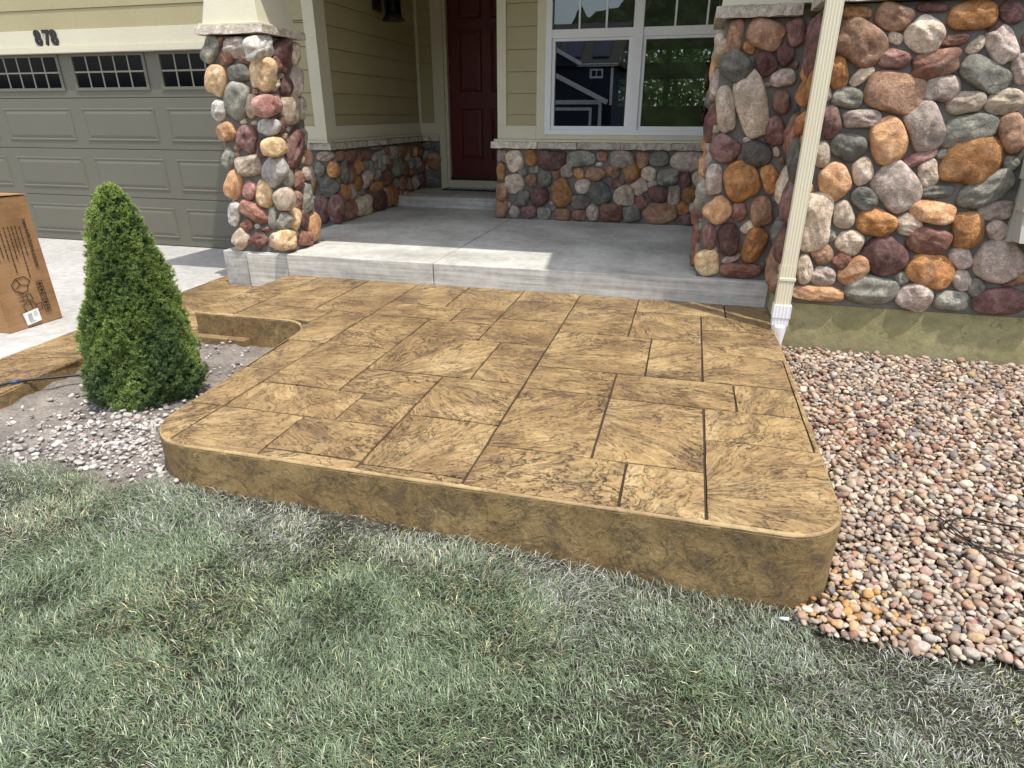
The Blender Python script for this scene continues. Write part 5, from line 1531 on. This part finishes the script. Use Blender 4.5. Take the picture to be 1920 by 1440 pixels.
D = O * 0.55 + r4.normal(0, 0.62, (k, 3)); D /= np.linalg.norm(D, axis=1)[:, None]
Ln = r4.uniform(0.010, 0.019, k)[:, None]
st = Tp + O * (r4.uniform(-0.012, 0.008, k)[:, None])
sd = np.cross(D, r4.normal(size=(k, 3))); sd /= np.linalg.norm(sd, axis=1)[:, None]
wd = r4.uniform(0.0012, 0.0021, k)[:, None]
V = np.stack([st - sd * wd, st + sd * wd, st + D * Ln], 1).reshape(-1, 3)
F = np.arange(k * 3).reshape(-1, 3)
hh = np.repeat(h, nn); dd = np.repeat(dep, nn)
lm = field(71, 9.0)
sun_tint = np.clip(0.32 + 0.40 * hh - 0.16 * np.cos(np.repeat(az, nn)) + 0.22 * lm(np.repeat(az, nn) * 0.7, hh * 1.5) - 0.9 * (1 - np.minimum(dd, 1)) * 2, 0, 1)[:, None]  # sunlight painted in: yellower at top and left, darker deep in the crown
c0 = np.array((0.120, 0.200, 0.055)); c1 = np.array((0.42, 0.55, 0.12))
C = c0 * (1 - sun_tint) + c1 * sun_tint
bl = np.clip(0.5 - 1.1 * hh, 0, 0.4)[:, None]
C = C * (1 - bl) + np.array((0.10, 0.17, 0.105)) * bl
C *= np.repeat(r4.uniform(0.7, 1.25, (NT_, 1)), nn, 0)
Cv = np.stack([C * 0.45, C * 0.45, C * 1.35], 1).reshape(-1, 3)      # painted shade: dark bases for the gaps between tufts, bright tips
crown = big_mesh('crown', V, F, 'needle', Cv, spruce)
tag(crown, None, None, None, None)
# solid filler core, its near-black green standing in for shade inside the crown
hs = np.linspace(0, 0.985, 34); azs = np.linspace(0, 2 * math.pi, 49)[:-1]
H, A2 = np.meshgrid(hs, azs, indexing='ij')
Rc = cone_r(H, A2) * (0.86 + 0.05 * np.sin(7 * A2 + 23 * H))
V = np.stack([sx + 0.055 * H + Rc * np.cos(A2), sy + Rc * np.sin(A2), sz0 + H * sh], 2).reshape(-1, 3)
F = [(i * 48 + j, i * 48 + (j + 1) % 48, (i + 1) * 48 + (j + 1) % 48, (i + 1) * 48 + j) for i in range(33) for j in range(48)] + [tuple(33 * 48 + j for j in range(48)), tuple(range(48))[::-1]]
mesh_obj('dark_core', V, F, soil('dark_core_green', (0.010, 0.020, 0.008), (0.020, 0.036, 0.014), (0.034, 0.050, 0.020)), spruce)

# ================================================================ across the street (seen mirrored in the window)
nb = thing('neighbor_house', 'navy blue house with white trim across the street, mirrored in the window glass', 'house', (-8.0, -32.0, -0.7))
ny = -30.0
box('main_wall', -16.0, -5.35, ny - 9, ny - 1.2, -0.8, 4.30, 'navy', nb)
box('garage_wing', -13.5, -5.85, ny - 1.2, ny, -0.8, 2.2, 'navy', nb)
gx0, gx1, gz = -13.5, -5.55, 2.2
mesh_obj('gable', [(gx0, ny, gz), (gx1 - 0.3, ny, gz), (-9.6, ny, 4.05), (gx0, ny - 1.2, gz), (gx1 - 0.3, ny - 1.2, gz), (-9.6, ny - 1.2, 4.05)], [(0, 1, 2), (3, 5, 4), (0, 2, 5, 3), (1, 4, 5, 2)], 'navy', nb)
def beam2(name, a, b, w, d, mat):
    a, b = Vector(a), Vector(b); t = (b - a).normalized(); n_ = Vector((-t.z, 0, t.x)) * w / 2
    v = []
    for p in (a, b):
        v += [p - n_ + Vector((0, d, 0)), p + n_ + Vector((0, d, 0)), p + n_ - Vector((0, d, 0)), p - n_ - Vector((0, d, 0))]
    mesh_obj(name, v, [(0, 1, 2, 3), (4, 7, 6, 5), (0, 4, 5, 1), (1, 5, 6, 2), (2, 6, 7, 3), (3, 7, 4, 0)], mat, nb)
beam2('fascia', (-9.6, ny + 0.3, 4.10), (-5.45, ny + 0.3, 2.15), 0.26, 0.12, 'white_vinyl')
beam2('fascia', (-9.6, ny + 0.3, 4.10), (-13.8, ny + 0.3, 2.15), 0.26, 0.12, 'white_vinyl')
box('band_board', -13.5, -5.85, ny + 0.005, ny + 0.06, 2.05, 2.30, 'white_vinyl', nb)
box('door_trim', -13.0, -6.45, ny + 0.005, ny + 0.05, 1.68, 1.86, 'white_vinyl', nb)
box('door_trim', -6.62, -6.45, ny + 0.005, ny + 0.05, -0.7, 1.68, 'white_vinyl', nb)
box('corner_trim', -6.02, -5.83, ny + 0.006, ny + 0.055, -0.7, 2.05, 'white_vinyl', nb)
box('corner_trim', -5.50, -5.33, ny - 1.19, ny - 1.14, 2.0, 4.2, 'white_vinyl', nb)
box('gutter', -7.7, -5.05, ny - 1.18, ny - 0.95, 4.28, 4.46, 'white_vinyl', nb)
boxes('window_trim', [(-6.85, -6.74, ny - 1.195, ny - 1.13, 3.6, 4.15), (-6.10, -6.0, ny - 1.195, ny - 1.13, 3.6, 4.15), (-6.74, -6.10, ny - 1.195, ny - 1.13, 3.6, 3.71), (-6.74, -6.10, ny - 1.195, ny - 1.13, 4.05, 4.15), (-6.45, -6.39, ny - 1.195, ny - 1.13, 3.71, 4.05)], 'white_vinyl', nb)
mesh_obj('roof', [(-16.3, ny - 0.9, 4.35), (-5.0, ny - 0.9, 4.35), (-4.7, ny - 5.2, 7.2), (-16.3, ny - 5.2, 7.2), (-5.0, ny - 9.3, 4.35), (-16.3, ny - 9.3, 4.35)], [(0, 1, 2, 3), (3, 2, 4, 5), (1, 4, 2), (0, 3, 5)], 'roof', nb)
for x0 in (-10.2, -8.6, -6.75):
    mesh_obj('solar_panel', [(x0, ny - 1.5, 4.83), (x0 + 1.05, ny - 1.5, 4.83), (x0 + 1.05, ny - 3.3, 6.03), (x0, ny - 3.3, 6.03), (x0, ny - 1.5, 4.90), (x0 + 1.05, ny - 1.5, 4.90), (x0 + 1.05, ny - 3.3, 6.10), (x0, ny - 3.3, 6.10)], BOXF, 'solar', nb)
beam2('fascia', (-10.5, ny - 0.6, 6.0), (-7.35, ny - 0.6, 4.42), 0.22, 0.12, 'white_vinyl')
mesh_obj('front_gable', [(-13.6, ny - 0.7, 4.3), (-7.5, ny - 0.7, 4.3), (-10.5, ny - 0.7, 5.95), (-10.5, ny - 3.4, 5.95), (-13.6, ny - 1.2, 4.3), (-7.5, ny - 1.2, 4.3)], [(0, 1, 2), (1, 3, 2), (0, 2, 3)], 'navy', nb)

# wooded hill beyond
hx = np.linspace(-220, 160, 330); hy = np.linspace(-320, -75, 90)
hf, hf2, hf3 = field(81, 0.02), field(82, 0.35), field(83, 0.9)
def hill_z(X, Y):
    ridge = np.interp(X, [-220, -70, -45, -33, -20, -8, 20, 160], [9, 13, 16.5, 19, 23.5, 28, 36, 44])
    t = np.clip((-Y - 78) / 75, 0, 1)
    return -1 + ridge * t ** 0.8 + (1.2 * hf2(X, Y) + 0.9 * hf3(X, Y)) * np.clip(t * 4, 0, 1)
def wood_mat():
    k = NT('woodland', 0.9, 0.1)
    p = k.pos()
    a = k.noise(p, 0.35, 6, 0.7); b = k.noise(p, 0.05, 3)
    col = k.ramp(a, [(0.32, (0.010, 0.019, 0.006)), (0.55, (0.045, 0.075, 0.022)), (0.75, (0.10, 0.13, 0.045))])
    k.color(k.mix(0.4, col, k.ramp(b, [(0.4, (0.010, 0.017, 0.007)), (0.6, (0.045, 0.040, 0.020))])))
    return k.m
M['wood'] = wood_mat()
tag(grid_sheet('hill', hx, hy, hill_z, 'wood', False), kind='structure')

# hedge behind the house, seen through the rear windows
r5 = np.random.default_rng(91)
nl = 34000
hc = np.stack([r5.uniform(-5, 4, nl), r5.uniform(15.5, 17.5, nl), r5.uniform(0, 4.2, nl)], 1)
d1_ = r5.normal(size=(nl, 3)); d1_ /= np.linalg.norm(d1_, axis=1)[:, None]
d2_ = np.cross(d1_, r5.normal(size=(nl, 3))); d2_ /= np.linalg.norm(d2_, axis=1)[:, None]
V = np.stack([hc - d1_ * 0.075, hc + d2_ * 0.045, hc + d1_ * 0.075, hc - d2_ * 0.045], 1).reshape(-1, 3)
i4 = (np.arange(nl) * 4)[:, None]
F = np.concatenate([i4 + np.array([[0, 1, 2]]), i4 + np.array([[0, 2, 3]])])
C = np.repeat(np.array([(0.10, 0.17, 0.04)]) * r5.uniform(0.5, 1.6, (nl, 1)), 4, 0)
hedge = thing('hedge', 'bright green leafy hedge behind the house seen through the rear windows', 'hedge', (-0.5, 16.5, 0))
big_mesh('foliage', V, F, 'leaf', C, hedge)
tube('stem', [(-0.5, 16.5, -0.1), (-0.5, 16.5, 2.5)], [0.12, 0.05], 'turf', hedge)
